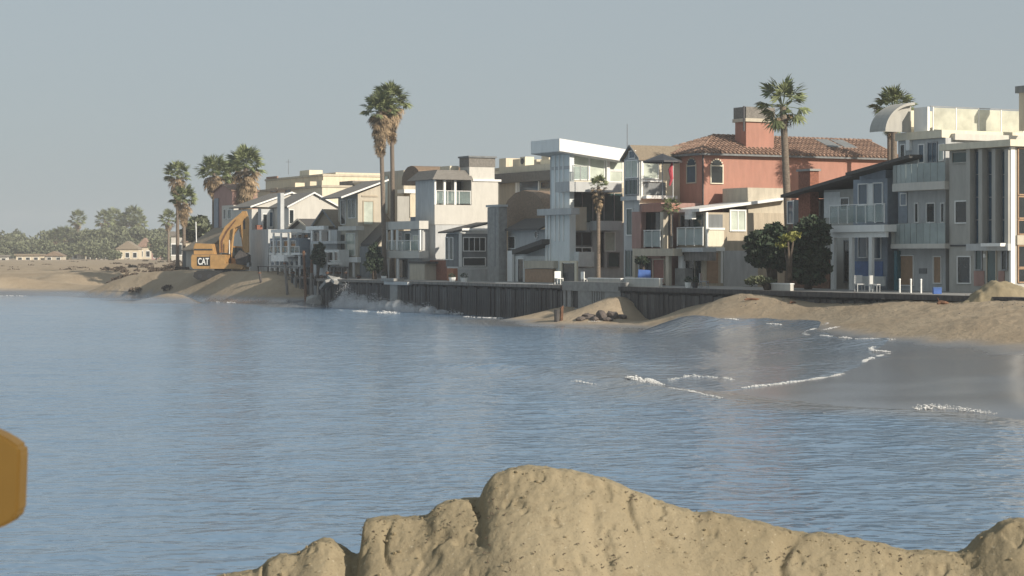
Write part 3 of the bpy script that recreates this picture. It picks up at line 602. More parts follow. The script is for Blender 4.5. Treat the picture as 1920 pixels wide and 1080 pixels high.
# --- pink house
u0 = U(1270, .6) + .5; VD = V(1316, u0)
h = House('pink_villa', 'large pink stucco villa with arched windows, clay tile roof and tall chimney', 1316, VD, cat='villa', u=u0)
u1 = U(1252, VD); ze = Z(291, u0, VD); D = VD + 17.5
h.box('wall', 'pink_stucco', u0, u1 + 3.0, VD, D, 2.35, ze)
h.win('F', VD, 1289, 312, 1305, 342, 'beige_stucco', 'blue_glass', arch=True, fw=.08)
h.win('S', u0, 1333, 312, 1354, 343, 'pale_cream', 'dark_glass', arch=True, fw=.075)
h.box('eave', 'dark_grey_wall', u0 - .45, u1 + 3.4, VD - .5, D + .4, ze + .002, ze + .16)
h.box('drain_pipe', 'dark_metal', u0 - .08, u0 - .01, VD + 7.3, VD + 7.4, 3, ze)
h.box('drain_pipe', 'dark_metal', u0 - .1, u0 - .02, VD + .02, VD + .1, 3, ze)
# hipped tile roof: ridge along v
ur = u0 + 3.7; zrg = Z(256, ur, VD + 6); vh = VD + 3.4
A0 = [h.L(u0 - .5, VD - .55, ze + .165), h.L(u0 - .5, D + .5, ze + .165), h.L(u1 + 3.5, D + .5, ze + .165), h.L(u1 + 3.5, VD - .55, ze + .165), h.L(ur, vh, zrg), h.L(ur, D + .5, zrg)]
roof = meshobj('roof', A0, [(0, 1, 5, 4), (2, 3, 4, 5), (3, 0, 4), (1, 2, 5), (0, 3, 2, 1)], 'clay_tile', h.r)
def tile_row(P, Q):
    """one course line of barrel tiles from eave P up to Q, each tile lapping the next"""
    P, Q = Vector(P), Vector(Q); d = Q - P; Ln = d.length; n = max(1, int(Ln / .42)); d.normalize(); mb = MB()
    for i in range(n):
        a = P + d * (Ln * i / n); b = P + d * (Ln * (i + 1.12) / n); mb.tube(a + Vector((0, 0, .05)), b + Vector((0, 0, .02)), .105, .08, 6)
    return mb
cnt = 0
for vv in np.arange(VD - .4, D + .4, .36):
    t = min(1, (vv - VD + .55) / (vh - VD + .55)); uE = u0 - .5 + (ur - u0 + .5) * t; zE = ze + .165 + (zrg - ze - .165) * t
    tile_row(h.L(u0 - .5, vv, ze + .17), h.L(uE, vv, zE)).build('tile_row', 'clay_tile', roof, smooth=True, fix=False)
for uu in np.arange(u0 - .3, u1 + 3.4, .4):
    half = (ur - u0 + .5) if uu < ur else (u1 + 3.5 - ur); t = min(1, 1 - abs(uu - ur) / half)
    tile_row(h.L(uu, VD - .55, ze + .17), h.L(uu, VD - .55 + (vh - VD + .55) * t, ze + .165 + (zrg - ze - .165) * t)).build('tile_row', 'clay_tile', roof, smooth=True, fix=False)
tile_row(h.L(ur, vh, zrg), h.L(ur, D + .5, zrg)).build('ridge_tiles', 'clay_tile', roof, smooth=True, fix=False)
tile_row(h.L(u0 - .5, VD - .55, ze + .18), h.L(ur, vh, zrg)).build('hip_tiles', 'clay_tile', roof, smooth=True, fix=False)
# solar panels lie on the near slope
for k in range(2):
    va = V(1545 + k * 29, u0 + 2); P = []
    for (vv, t) in ((va, .45), (va + 1.2, .45), (va + 1.2, .88), (va, .88)): P.append(h.L(u0 - .5 + (ur - u0 + .5) * t, vv, ze + .165 + (zrg - ze - .165) * t + .10))
    V8 = P + [(p[0], p[1], p[2] + .06) for p in P]
    meshobj('solar_panel', V8, [(0, 3, 2, 1), (4, 5, 6, 7), (0, 1, 5, 4), (1, 2, 6, 5), (2, 3, 7, 6), (3, 0, 4, 7)], 'dark_grey_wall', roof)
va, vb = V(1399, u0 + .8), V(1451, u0 + .8)
h.box('chimney', 'pink_stucco', u0 + .8, u0 + 2.2, va, vb, ze, Z(228, u0 + .8, va)); zc = Z(228, u0 + .8, va)
h.box('chimney_collar', 'beige_stucco', u0 + .65, u0 + 2.35, va - .15, vb + .1, zc + .002, zc + .25); h.box('chimney_cap', 'grey_shingle', u0 + .7, u0 + 2.3, va - .08, vb + .03, zc + .252, Z(200, u0 + .8, va))
h.box('chimney_pipe', 'dark_metal', u0 + .72, u0 + .8, va - .28, va - .17, zc - .7, Z(199, u0 + .8, va))
# turret and lower pink front
h.box('lower_storey', 'rose_stucco', u0 + .05, U(1186, -.4), -.4, VD - .01, 2.35, Z(380, U(1240, -.4), -.4)); 
h.fb('balcony_slab', 'beige_stucco', -1.2, 1186, 1262, 466, 480, .78, .0); h.rail('F', -1.15, 1208, 1238, 433, 464, 'frosted_glass', 2)
h.fb('recess', 'dark_glass', -.4, 1212, 1238, 397, 464, -.002, .03); h.fb('column', 'rose_stucco', -.95, 1187, 1204, 397, 466, .3, .1); h.fb('column', 'beige_stucco', -.95, 1240, 1246, 397, 466, .3, .1)
h.fb('arch_band', 'pink_stucco', -.95, 1206, 1262, 383, 397, .5, .1)
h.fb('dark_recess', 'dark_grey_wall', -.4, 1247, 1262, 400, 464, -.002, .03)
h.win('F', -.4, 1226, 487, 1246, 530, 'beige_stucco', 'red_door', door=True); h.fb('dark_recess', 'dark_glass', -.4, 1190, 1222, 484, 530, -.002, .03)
h.fb('column', 'beige_stucco', -1.0, 1188, 1193, 480, None, .15, .1); h.fb('column', 'beige_stucco', -1.0, 1250, 1256, 480, None, .15, .1)
# --- umbrellas
def umbrella(x, y, z, r, hgt, m, label, cat='umbrella', closed=False):
    t = empty('patio_umbrella', (x, y, z), label, cat); MB().tube((0, 0, 0), (0, 0, hgt), .03, n=6).build('pole', 'grey_metal', t)
    if closed: MB().path([(0, 0, hgt * .45), (0, 0, hgt * .6), (0, 0, hgt * .95)], [.1, .2, .04], 8).build('canopy', m, t)
    else:
        vs = [(0, 0, hgt)] + [(r * math.cos(i * math.pi / 4), r * math.sin(i * math.pi / 4), hgt - r * .38) for i in range(8)] + [(r * math.cos(i * math.pi / 4), r * math.sin(i * math.pi / 4), hgt - r * .38 - .12) for i in range(8)]
        fs = [(0, 1 + i, 1 + (i + 1) % 8) for i in range(8)] + [(1 + i, 9 + i, 9 + (i + 1) % 8, 1 + (i + 1) % 8) for i in range(8)]
        meshobj('canopy', vs, fs, m, t)
    return t
vq = .45; X, Y = world(U(1743, vq), vq); umbrella(X, Y, Z(458, U(1743, vq), vq), .5, 1.35, 'white_print', 'small closed white parasol standing on the lower curved balcony', closed=True)
uu = U(1240, -2.0); X, Y = world(uu, -1.9)
umbrella(X, Y, Z(375, uu, -1.9), 1.35, 3.2, 'dark_metal', 'grey open umbrella shading the balcony between the pink villa and the glass fronted gable')
X, Y = world(U(1262, -1.5), -1.5); t = empty('flag', (X, Y, Z(378, U(1262, -1.5), -1.5)), 'small red and white flag hanging limp from a pole beside the pink villa', 'flag')
MB().tube((0, 0, 0), (0, 0, 2.9), .025, n=6).build('flag_pole', 'white_paint', t)
MB().path([(-.05, 0, 2.7), (-.18, .02, 2.2), (-.1, 0, 1.6), (-.24, 0, 1.1)], [.04, .16, .12, .06], 6).build('cloth', 'flag_red', t)

# --- glass-fronted gable house
h = House('gabled_house', 'narrow grey gable house with glazed sea front beside the pink villa', 1200, -.4)
u0, u1, zt = h.vol('wall', 'cream_stucco', 1171, 1200, -.4, 296, 9)
h.box('front_skin', 'grey_stucco', u0 + .003, u1 - .003, -.46, -.402, 2.4, zt)
h.gable('tan_shingle', u0, u1, -.4, 8.6, zt, Z(275, (u0 + u1) / 2, -.4), 'v', .22, .12, trim='dark_grey_wall', wall='grey_stucco')
um = (u0 + u1) / 2; h.win('F', -.46, 1181, 284, 1191, 296, 'white_paint', 'blue_glass')
h.win('F', -.46, 1174, 302, 1196, 332, 'white_paint', 'pale_glass', 2); h.win('F', -.46, 1174, 338, 1196, 364, 'grey_metal', 'teal_glass', 3); h.fb('ledge', 'grey_stucco', -.46, 1170, 1201, 368, 376, -.002, .3)
h.win('F', -.46, 1176, 392, 1186, 440, 'white_paint', 'teal_glass'); h.win('F', -.46, 1174, 470, 1194, 518, 'grey_metal', 'teal_glass', 2)
h.win('S', u0, 1206, 306, 1233, 334, 'white_paint', 'pale_glass', 1); h.sb('recess', 'dark_grey_wall', u0, 1206, 1248, 342, 366, -.003, .02)
h.sb('balcony_base', 'white_paint', u0, 1204, 1262, 367, 373, -.003, .6); h.sb('corner_post', 'white_paint', u0, 1201, 1204, 298, 372, -.003, .1); h.sb('window_ledge', 'white_paint', u0, 1204, 1240, 337, 341, -.003, .15)
X, Y = world(U(1176, 1.5), 1.5); t = empty('roof_mast', (X, Y, zt - 1.2), 'thin bare mast standing above the narrow gable house roof', 'mast')
MB().tube((0, 0, 0), (0, 0, Z(232, U(1176, 1.5), 1.5) - zt + 1.2), .045, .025, 6).build('pole', 'grey_metal', t); MB().tube((-.12, 0, 1.0), (.12, 0, 1.0), .03, n=6).build('bracket', 'grey_metal', t)

# --- white modern house with slanted roof
h = House('modern_house', 'white modern house with a thick slanted roof slab over a corrugated tower', 1068, -.2)
u0, u1, zt = h.vol('tower', 'white_corrugated', 1034, 1068, -.2, 276, .4)
vz = lambda x, y, u: (V(x, u), Z(y, u, V(x, u)))
a = vz(1049, 283, u0 - .5); b = vz(1173, 303, u0 - .5)
h.slope('white_paint', [(a[0], a[1]), (b[0], b[1])], u0 - .5, u1 + 1.2, th=.95)
h.slope('grey_stucco', [(a[0] - .05, a[1] - .06), (b[0], b[1] - .06)], u0 - .4, u1 + 1.1, th=.055, name='soffit')
for x in (1041, 1049, 1057): h.fb('rib', 'white_paint', -.2, x - 1, x + 1, 284, 452, -.002, .08)
h.fb('band', 'grey_stucco', -.2, 1033, 1069, 312, 318, -.002, .06)
h.box('tower_base', 'white_corrugated', u0 + .02, U(1022, -.1), -.1, .35, 2.4, Z(400, u0, -.2))
h.box('tower_room', 'grey_stucco', u0 + 2.9, U(1022, -.1), .351, 4, 2.4, Z(290, u0, -.2))
h.fb('ledge', 'grey_stucco', -.9, 1008, 1072, 391, 403, .68, .05)
for x in (1026, 1032, 1038, 1044): h.fb('rib', 'white_paint', -.1, x - 1, x + 1.2, 404, 500, -.002, .09)
# glazed upper room
us = u0 + .1; v1 = 3.2 - .2 + .003
h.sb('upper_wall', 'pale_cream', us + .6, 1068, 1170, 283, 352, 2.4, 0)
for (xa, xb, ya, yb) in ((1076, 1103, 287, 336), (1106, 1132, 290, 336), (1143, 1166, 297, 318), (1143, 1166, 322, 340)): h.win('S', us + .6, xa, ya, xb, yb, 'white_paint', 'pale_glass', fw=.09)
h.sb('pier', 'white_paint', us + .6, 1135, 1141, 290, 345, -.003, .25); h.sb('corner_pier', 'white_paint', us, 1069, 1074, 282, 340, .5, .05)
h.rail('S', us - 1.0, 1074, 1102, 312, 338, 'clear_rail', 2, 'grey_metal')
ud = us - 1.1
h.sb('terrace_slab', 'grey_stucco', ud, 1068, 1166, 341, 360, 2.2, 0)
h.sb('dark_glazing', 'teal_glass', us + .5, 1071, 1166, 362, 416, 2.0, 0)
for x in (1071, 1090, 1110, 1131, 1150, 1165): h.sb('mullion', 'grey_metal', us + .5, x, x + 1.6, 362, 416, -.003, .08)
h.sb('storey_slab', 'grey_stucco', us - .6, 1120, 1166, 414, 432, 2.6, 0); h.sb('lower_wall', 'grey_stucco', us + .6, 1071, 1170, 417, None, 2.4, 0)
h.win('S', us + .6, 1073, 436, 1108, 460, 'dark_grey_wall', 'dark_glass', 2); h.win('S', us + .6, 1074, 465, 1108, 500, 'white_paint', 'dark_glass', 2)
h.win('S', us + .6, 1134, 436, 1152, 470, 'white_paint', 'pale_glass', 1); h.win('S', us + .6, 1140, 474, 1160, 500, 'grey_metal', 'teal_glass')
h.win('S', us + .6, 1122, 436, 1131, 500, 'grey_metal', 'dark_glass')
h.sb('white_cabinet', 'white_siding', us - .9, 1085, 1114, 472, 500, 1.2, 0); h.sb('cabinet_base', 'grey_stucco', us - .9, 1084, 1115, 503, None, 1.2, 0)
h.sb('carved_panel', 'beige_stucco', us + .3, 1072, 1100, 388, 432, .1, 0)
h.fb('garage_front', 'beige_stucco', -.6, 982, 1038, 489, 503, .5, .0); h.fb('garage_opening', 'tan_door', -.5, 984, 1036, 504, None, .3, .0)
h.fb('gate_post', 'pale_cream', -1.0, 1049, 1053, 489, None, .15, 0); h.fb('gate_post', 'pale_cream', -1.0, 1077, 1081, 489, None, .15, 0); h.fb('gate_lintel', 'pale_cream', -1.0, 1053, 1077, 489, 493, .14, 0); h.fb('gate_glass', 'dark_glass', -.9, 1054, 1076, 494, None, .05, 0)

# --- brown gambrel cottage in front
h = House('cottage', 'grey cottage with a rounded brown gambrel roof and a small round window', 1024, .4, cat='cottage')
u0, u1, zt = h.vol('wall', 'grey_stucco', 952, 1024, .4, 430, 8)
uc, ud2 = U(1032, 2), U(948, 2)
def arcroof(h, m, ua, ub, va, vb, zb, zt, n=9, th=.14, name='roof'):
    mid = (ua + ub) / 2; pts = [(mid - (ub - ua) / 2 * math.cos(t), zb + (zt - zb) * math.sin(t) ** .8) for t in np.linspace(0, math.pi, n)]
    A = [(p[0] - h.u0, p[1] - h.z0) for p in pts]; return MB().prism(A, 0, va - h.v0, vb - h.v0).build(name, m, h.r)
arcroof(h, 'brown_shingle', uc - .2, ud2, 1.6, 8.6, Z(424, uc, 2), Z(357, (uc + ud2) / 2, 2))
h.slope('dark_shingle', [(-.3, Z(432, uc, -.3)), (1.8, Z(410, uc, 1.8))], u0 - .2, u1 - .8, th=.15, name='front_roof')
h.slope('dark_shingle', [upz(1022, 457, -.6), upz(966, 477, -.6)], -.9, .38, th=.35, axis='v', name='porch_roof')
mbx = MB(); cxw = U(1006, .38); czw = Z(440, cxw, .38)
for i in range(12):
    t0 = i * math.pi / 6; mbx.box(h.L(cxw + .28 * math.cos(t0) - .05, .3, czw + .28 * math.sin(t0) - .05), h.L(cxw + .28 * math.cos(t0) + .05, .39, czw + .28 * math.sin(t0) + .05))
o = mbx.build('round_window', 'white_paint', h.r, fix=False); MB().tube(h.L(cxw, .36, czw), h.L(cxw, .39, czw), .25, n=12).build('pane', 'dark_glass', o)
h.win('F', .4, 954, 444, 966, 465, 'white_paint', 'dark_glass'); h.fb('white_front', 'white_siding', .1, 962, 1022, 480, None, .28, 0); h.win('F', .1, 972, 486, 982, 530, 'white_paint', 'dark_glass', door=True); h.fb('white_pilaster', 'white_paint', -.2, 951, 960, 470, None, .2, 0)
h.fb('side_gate', 'grey_timber', .2, 936, 948, 475, None, .1, 0)
# --- tan upper house with grey roof band behind it
h = House('house', 'tan shingled upper storey house with a dark roof band and rooftop cooling unit', 1036, 9.0)
u0, u1, zt = h.vol('wall', 'beige_siding', 936, 1036, 9.0, 338, 8)
h.box('roof_band', 'grey_shingle', u0 - .3, u1 + .3, 8.6, 17.4, zt + .01, Z(319, u0, 9)); h.box('roof_parapet', 'pale_cream', u0 - .1, u1, 9.0, 17.2, Z(319, u0, 9) + .004, Z(306, u0, 9))
h.win('F', 9.0, 975, 340, 1010, 362, 'white_paint', 'blue_glass', 1, fw=.2); h.win('F', 9.0, 1016, 342, 1030, 352, 'dark_grey_wall', 'dark_glass'); h.fb('pilaster', 'white_paint', 9, 968, 972, 338, 372, -.002, .1)
zc = Z(306, u0, 9)
X, Y = world(U(988, 10), 10); t = empty('cooling_unit', (X, Y, zc), 'boxy white rooftop cooling unit with a round fan above the tan house', 'air conditioner', rz=ROT)
MB().box((-.45, -.5, .02), (.45, .5, .85)).build('casing', 'pale_cream', t); MB().tube((-.52, 0, .45), (-.47, 0, .45), .28, n=10).build('fan_grille', 'dark_metal', t)
h.box('roof_hatch', 'pale_cream', u0 + 2, u0 + 4, 10, 12, zc, zc + .45)
# --- grey chimney slab
X, Y = world(U(935, -.8), -.8); t = House('chimney_stack', 'tall plain grey chimney stack standing in front of the white house', 935, -.8, cat='chimney')
t.vol('stack', 'concrete', 914, 935, -.8, 388, .75); t.fb('stack_cap', 'grey_stucco', -.8, 912, 936, 384, 388, .8, .06); t.fb('flue_seam', 'dark_grey_wall', -.8, 928, 929, 390, 500, -.002, .02)

# --- white house with balcony notch
h = House('house', 'white two storey house with a corner balcony and a boxy roof chimney', 815, -.6)
u0 = U(815, -.6); u1 = U(779, -.6); v2 = V(934, u0)
zt = Z(337, u0, 0); zbb = Z(421, u0, 0); za = Z(384, u0, 0)
vb_ = V(884, u0)
h.box('upper_wall', 'white_stucco', u0, u1, vb_, v2, zbb, zt)                                  # solid part of upper floor
h.box('balcony_parapet', 'white_stucco', u0, u0 + .15, -.6, vb_ - .003, zbb, za)
h.box('sea_wall', 'grey_stucco', u0 + .153, u1, -.6, -.45, zbb, zt)  # greyer than the white walls: the sea face's shade is put into its colour
h.box('upper_floor', 'white_stucco', u0 + .153, u1, -.447, vb_ - .003, zbb, zbb + .25)
h.box('recess_wall', 'taupe_stucco', u0 + 1.7, u1 - .01, -.447, vb_ - .003, zbb + .25, zt - .02)
h.win('S', u0 + 1.7, 830, 340, 846, 378, 'white_paint', 'dark_glass'); h.win('S', u0 + 1.7, 852, 340, 880, 378, 'white_paint', 'dark_glass', 2)
for x in (834, 854): h.sb('balcony_post', 'white_paint', u0, x - 2, x + 2, 338, 384, .12, 0)
h.box('corner_post', 'white_paint', u0 - .02, u0 + .14, -.62, -.46, za, zt)
h.rail('S', u0 + .06, 818, 882, 359, 383, 'clear_rail', 3)
h.box('lower_wall', 'grey_stucco', u0 + .06, u1 - .06, -.5, v2 - .1, 2.4, zbb - .004)  # grey below the white floor: the neighbour's shade is put into the colour
h.box('eave_band', 'white_paint', u0 - .12, u0 - .004, vb_ + .1, v2 + .25, Z(340, u0, 4), Z(336, u0, 4))
zr1 = Z(318, u0, 0); 
meshobj('roof', [h.L(u0 - .4, -1.0, zt + .01), h.L(u0 - .4, vb_, zt + .01), h.L(u1 + 1, vb_, zt + .01), h.L(u1 + 1, -1.0, zt + .01), h.L(u0 + .5, -.1, zr1), h.L(u0 + .5, vb_, zr1), h.L(u1 + .4, vb_, zr1), h.L(u1 + .4, -.1, zr1)], [(0, 1, 5, 4), (2, 3, 7, 6), (3, 0, 4, 7), (4, 5, 6, 7), (0, 3, 2, 1), (1, 2, 6, 5)], 'grey_shingle', h.r)
arcroof(h, 'brown_shingle', u1 + .6, U(768, 1.0), .2, 5.5, Z(345, u1, 1), Z(309, u1, 1), name='rear_roof')
ucb = u0 + .0; h.box('chimney_box', 'white_stucco', ucb + .01, ucb + 1.8, vb_ - .2, v2 - .35, zt, Z(313, u0, 4)); h.box('chimney_screen', 'grey_shingle', ucb - .03, ucb + 1.85, vb_ - .25, v2 - .3, Z(313, u0, 4) + .003, Z(296, u0, 4)); h.box('chimney_lid', 'dark_grey_wall', ucb - .15, ucb + 1.95, vb_ - .35, v2 - .2, Z(296, u0, 4) + .003, Z(294, u0, 4) + .06)
h.box('roof_parapet', 'pale_cream', u0 + 1.9, u1, 1.8, vb_ - .3, zr1, Z(311, u0 + 2, 2))
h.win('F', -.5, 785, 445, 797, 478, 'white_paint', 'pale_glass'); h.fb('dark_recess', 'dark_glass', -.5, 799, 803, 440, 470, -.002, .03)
# --- porch house in front of it
h = House('porch_house', 'small grey house with a white framed glazed porch and dark roof', 858, -1.6, cat='house')
u0, u1, zt = h.vol('wall', 'dark_grey_wall', 836, 858, -1.6, 438, 3.0, 500)
h.sb('porch_wall', 'white_siding', u0, 858, 916, 431, None, 2.0, .0)
h.slope('dark_shingle', [(-2.2, Z(437, u0, -2)), (V(918, u0), Z(419, u0, 1))], u0 - .3, u1 + .3, th=.13)
h.sb('bargeboard', 'white_paint', u0 - .3, 866, 914, 428, 432, .05, 0)
h.win('S', u0, 869, 446, 909, 470, 'white_paint', 'dark_glass', 4); h.win('S', u0, 869, 484, 909, 498, 'white_paint', 'dark_glass', 1); h.sb('corner_post', 'white_paint', u0, 860, 865, 432, 500, -.003, .12)
for x in (840, 848): h.win('F', -1.6, x - 3, 446, x + 2, 486, 'white_paint', 'teal_glass', 1)
h.fb('brick_base', 'red_brick', -1.5, 806, 858, 488, None, .4, 0); h.fb('planter', 'terracotta', -2.2, 838, 850, 503, None, .4, 0)
h.sb('deck_front', 'grey_stucco', u0 - .4, 858, 930, 505, None, .3, 0)
# --- grey balcony house (left of the white house)
h = House('balcony_house', 'pale grey house with two long white balcony bands behind the twin palms', 792, -1.2)
u0, u1, zt = h.vol('wall', 'grey_stucco', 742, 792, -1.2, 432, 6)
h.box('step_roof', 'blue_grey_siding', u0 + .5, u1 - .5, 0, 4, zt, Z(405, u0, 0))
h.fb('balcony_band', 'white_stucco', -2.1, 722, 786, 415, 430, .88, 0); h.fb('balcony_slab', 'white_stucco', -2.1, 722, 786, 470, 484, .88, 0)
h.rail('F', -2.05, 724, 785, 452, 470, 'clear_rail', 4, 'white_paint')
for x in (724, 734, 744, 786): h.fb('balcony_post', 'white_paint', -2.1, x - 1.2, x + 1.4, 431, 469, .12, 0)
for x in (726, 745): h.fb('lower_post', 'white_paint', -2.1, x - 1.2, x + 1.4, 485, None, .12, 0)
h.win('F', -1.2, 748, 436, 754, 452, 'white_paint', 'dark_glass', 1, 2); h.win('F', -1.2, 760, 438, 770, 468, 'white_paint', 'teal_glass'); h.win('F', -1.2, 776, 442, 784, 470, 'white_paint', 'pale_glass')
h.win('F', -1.2, 748, 488, 764, 520, 'dark_grey_wall', 'dark_glass', 2); h.fb('low_shed', 'beige_stucco', -2.6, 768, 796, 494, None, 1.3, 0); h.fb('shed_roof', 'dark_shingle', -2.7, 766, 798, 490, 494, 1.5, 0)
# --- beige house with lit side gable
h = House('beige_house', 'beige house with a rising roof edge and lit blank side window wall', 671, -.6)
u0, u1, zt = h.vol('wall', 'beige_stucco', 634, 671, -.6, 370, 2.5)
sx = lambda x, y: (V(x, u0), Z(y, u0, V(x, u0)))
pl = [sx(671, 364), sx(722, 344), sx(722, 525), sx(671, 525)]
MB().prism([(p[0] - h.v0, p[1] - h.z0) for p in pl], 1, 0, u1 - u0).build('side_wall', 'beige_stucco', h.r)
a, b = sx(637, 372), sx(726, 339); h.slope('grey_shingle', [a, b], u0 - .3, u1 + .3, th=.12); h.slope('white_paint', [a, b], u0 - .36, u0 - .303, th=.16, name='bargeboard')
h.win('S', u0, 682, 378, 699, 420, 'beige_siding', 'pale_glass', fw=.1); h.sb('sill_trim', 'beige_siding', u0, 678, 708, 366, 369, -.003, .08)
h.win('F', -.6, 654, 374, 667, 408, 'white_paint', 'teal_glass', 2); h.win('F', -.6, 640, 376, 648, 420, 'white_paint', 'dark_glass'); h.fb('balcony_slab', 'white_stucco', -1.4, 634, 668, 424, 432, .78, 0)
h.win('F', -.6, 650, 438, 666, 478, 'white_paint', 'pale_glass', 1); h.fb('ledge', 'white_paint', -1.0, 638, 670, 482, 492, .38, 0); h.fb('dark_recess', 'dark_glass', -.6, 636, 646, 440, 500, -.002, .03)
for x in (640, 650, 662): h.fb('stilt', 'white_paint', -1.0, x - 1, x + 1, 493, None, .15, 0)
h.slope('dark_shingle', [sx(674, 465), sx(712, 425)], u0 - 3.2, u0 - .3, th=.4, name='lean_to_roof')
h.sb('lean_to_wall', 'dark_grey_wall', u0 - 2.9, 694, 722, 462, None, 2.4, 0); h.win('S', u0 - 2.9, 699, 470, 712, 500, 'grey_stucco', 'dark_glass')
# tower behind
h = House('tower_house', 'beige stair tower house with a window strip behind the twin palm trunks', 757, 5)
u0, u1, zt = h.vol('wall', 'beige_stucco', 716, 757, 5, 319, 6); h.win('F', 5, 722, 330, 728, 400, 'beige_siding', 'pale_glass')
h.box('side_wing', 'cream_stucco', u0 + .5, u1, 11.01, 14, 2.4, Z(352, u0, 9)); h.sb('roof_louvre', 'taupe_stucco', u0 + .2, 758, 768, 323, 345, 1.0, 0)
h.sb('side_wall', 'taupe_stucco', u0 - 1.2, 745, 768, 368, 415, .8, 0); h.sb('orange_wall', 'cream_stucco', u0 - 1.3, 769, 781, 366, 408, .8, 0); h.sb('awning', 'white_paint', u0 - 1.4, 758, 782, 355, 362, 1.6, 0)

# --- white gable house
h = House('gable_house', 'bright white gable house with a single window in its side', 545, 3.5)
ug = U(545, 1.0); zpk = 0
v0_, v1_ = V(541, ug), V(634, ug); zE = Z(388, ug, (v0_ + v1_) / 2); zR = Z(363, ug, (v0_ + v1_) / 2)
h.box('wall', 'white_stucco', ug, ug + 5, v0_, v1_, 2.4, zE)
h.gable('grey_shingle', ug, ug + 5, v0_, v1_, zE, zR, 'u', .25, .14, trim='white_paint', wall='white_stucco')
h.win('S', ug, 539.5 + 3, 394, 550, 419, 'white_paint', 'dark_glass')
h.box('front_wall', 'grey_stucco', ug + .1, ug + 5.2, v0_ - 2.2, v0_ - .01, 2.4, Z(430, ug, v0_)); h.fb('front_gable', 'grey_stucco', v0_ - 2.2, 520, 526, 362, 432, .4, 0)
h.fb('awning', 'white_paint', v0_ - 3.4, 508, 545, 430, 436, 1.19, 0)
h.win('F', v0_ - 2.2, 512, 444, 528, 476, 'white_paint', 'pale_glass', 2); h.win('F', v0_ - 2.2, 530, 446, 538, 470, 'grey_metal', 'dark_glass')
for x in (512, 526, 540): h.fb('post', 'white_paint', v0_ - 3.3, x - 1, x + 1, 437, 492, .12, 0)
h.fb('balcony_front', 'white_print', v0_ - 4.0, 508, 532, 478, 490, 1.7, 0); h.fb('balcony_rail', 'dark_metal', v0_ - 3.6, 532, 548, 482, 484, 1.0, 0)
# --- brown roofed cottages before it
h = House('cottage', 'low cottage with a brown hipped roof between the white gable and the beige house', 632, -1.0, cat='cottage')
u0, u1, zt = h.vol('wall', 'grey_stucco', 582, 632, -1.0, 431, 7)
h.gable('tan_shingle', u0, U(590, -1), -1, 5.5, Z(424, u0, -1), Z(394, u0, -1), 'v', .3, .15, trim='dark_grey_wall', wall='tan_shingle'); h.fb('fascia', 'white_print', -1.0, 582, 616, 424, 431, -.002, .5)
h.fb('porch_recess', 'dark_glass', -1.0, 585, 618, 434, 454, -.002, .03); h.win('F', -1.0, 588, 457, 602, 470, 'white_paint', 'dark_glass'); h.fb('porch_deck', 'grey_stucco', -2.0, 582, 632, 452, 457, .98, 0)
for x in (584, 600, 617): h.fb('porch_post', 'white_paint', -1.95, x - 1, x + 1, 432, 452, .12, 0)
h.fb('low_panel', 'grey_timber', -2.2, 585, 616, 474, 500, .2, 0)
h = House('cottage', 'cottage with a dark pointed roof just right of the white awning', 588, -.2, cat='cottage')
u0, u1, zt = h.vol('wall', 'grey_stucco', 546, 588, -.2, 431, 5); h.gable('dark_shingle', u0, u1, -.2, 4.8, zt, Z(412, u0, 0), 'v', .5, .15, trim='beige_stucco', wall='taupe_stucco')
for a, b in ((549, 556), (560, 566), (570, 578)): h.win('F', -.2, a, 440, b, 470, 'white_paint', 'dark_glass')
h.fb('porch_band', 'white_paint', -1.2, 548, 586, 432, 437, .98, 0)
h = House('stilt_house', 'narrow white house on thin stilts with stacked balconies behind the ruined piles', 560, -1.6, cat='house')
u0, u1, zt = h.vol('wall', 'blue_grey_siding', 506, 560, -1.6, 446, 1.3, 500)
for x0, x1 in ((509, 517), (521, 529), (533, 541), (546, 555)): h.win('F', -1.6, x0, 452, x1, 468, 'white_paint', 'dark_glass')
h.fb('balcony_band', 'white_paint', -2.3, 504, 562, 474, 478, .68, 0); h.rail('F', -2.25, 505, 561, 463, 474, 'clear_rail', 7)
h.fb('lower_band', 'grey_stucco', -2.2, 504, 562, 497, 503, .6, 0)
for x in range(506, 562, 9): h.fb('stilt', 'white_paint', -2.2, x - 1, x + 1, 479, 530, .15, 0)
h = House('stilt_house', 'pale house on stilts with a dark lower storey right of the round bush', 636, -2.0, cat='house')
u0, u1, zt = h.vol('wall', 'white_siding', 604, 636, -2.0, 468, 1.0, 500)
for x0, x1 in ((607, 614), (618, 625), (628, 634)): h.win('F', -2.0, x0, 473, x1, 488, 'white_paint', 'dark_glass')
for x in range(606, 637, 7): h.fb('stilt', 'grey_timber', -2.1, x - 1, x + 1, 500, 535, .15, 0)
h.fb('ledge', 'white_paint', -2.3, 603, 637, 492, 496, .28, 0)
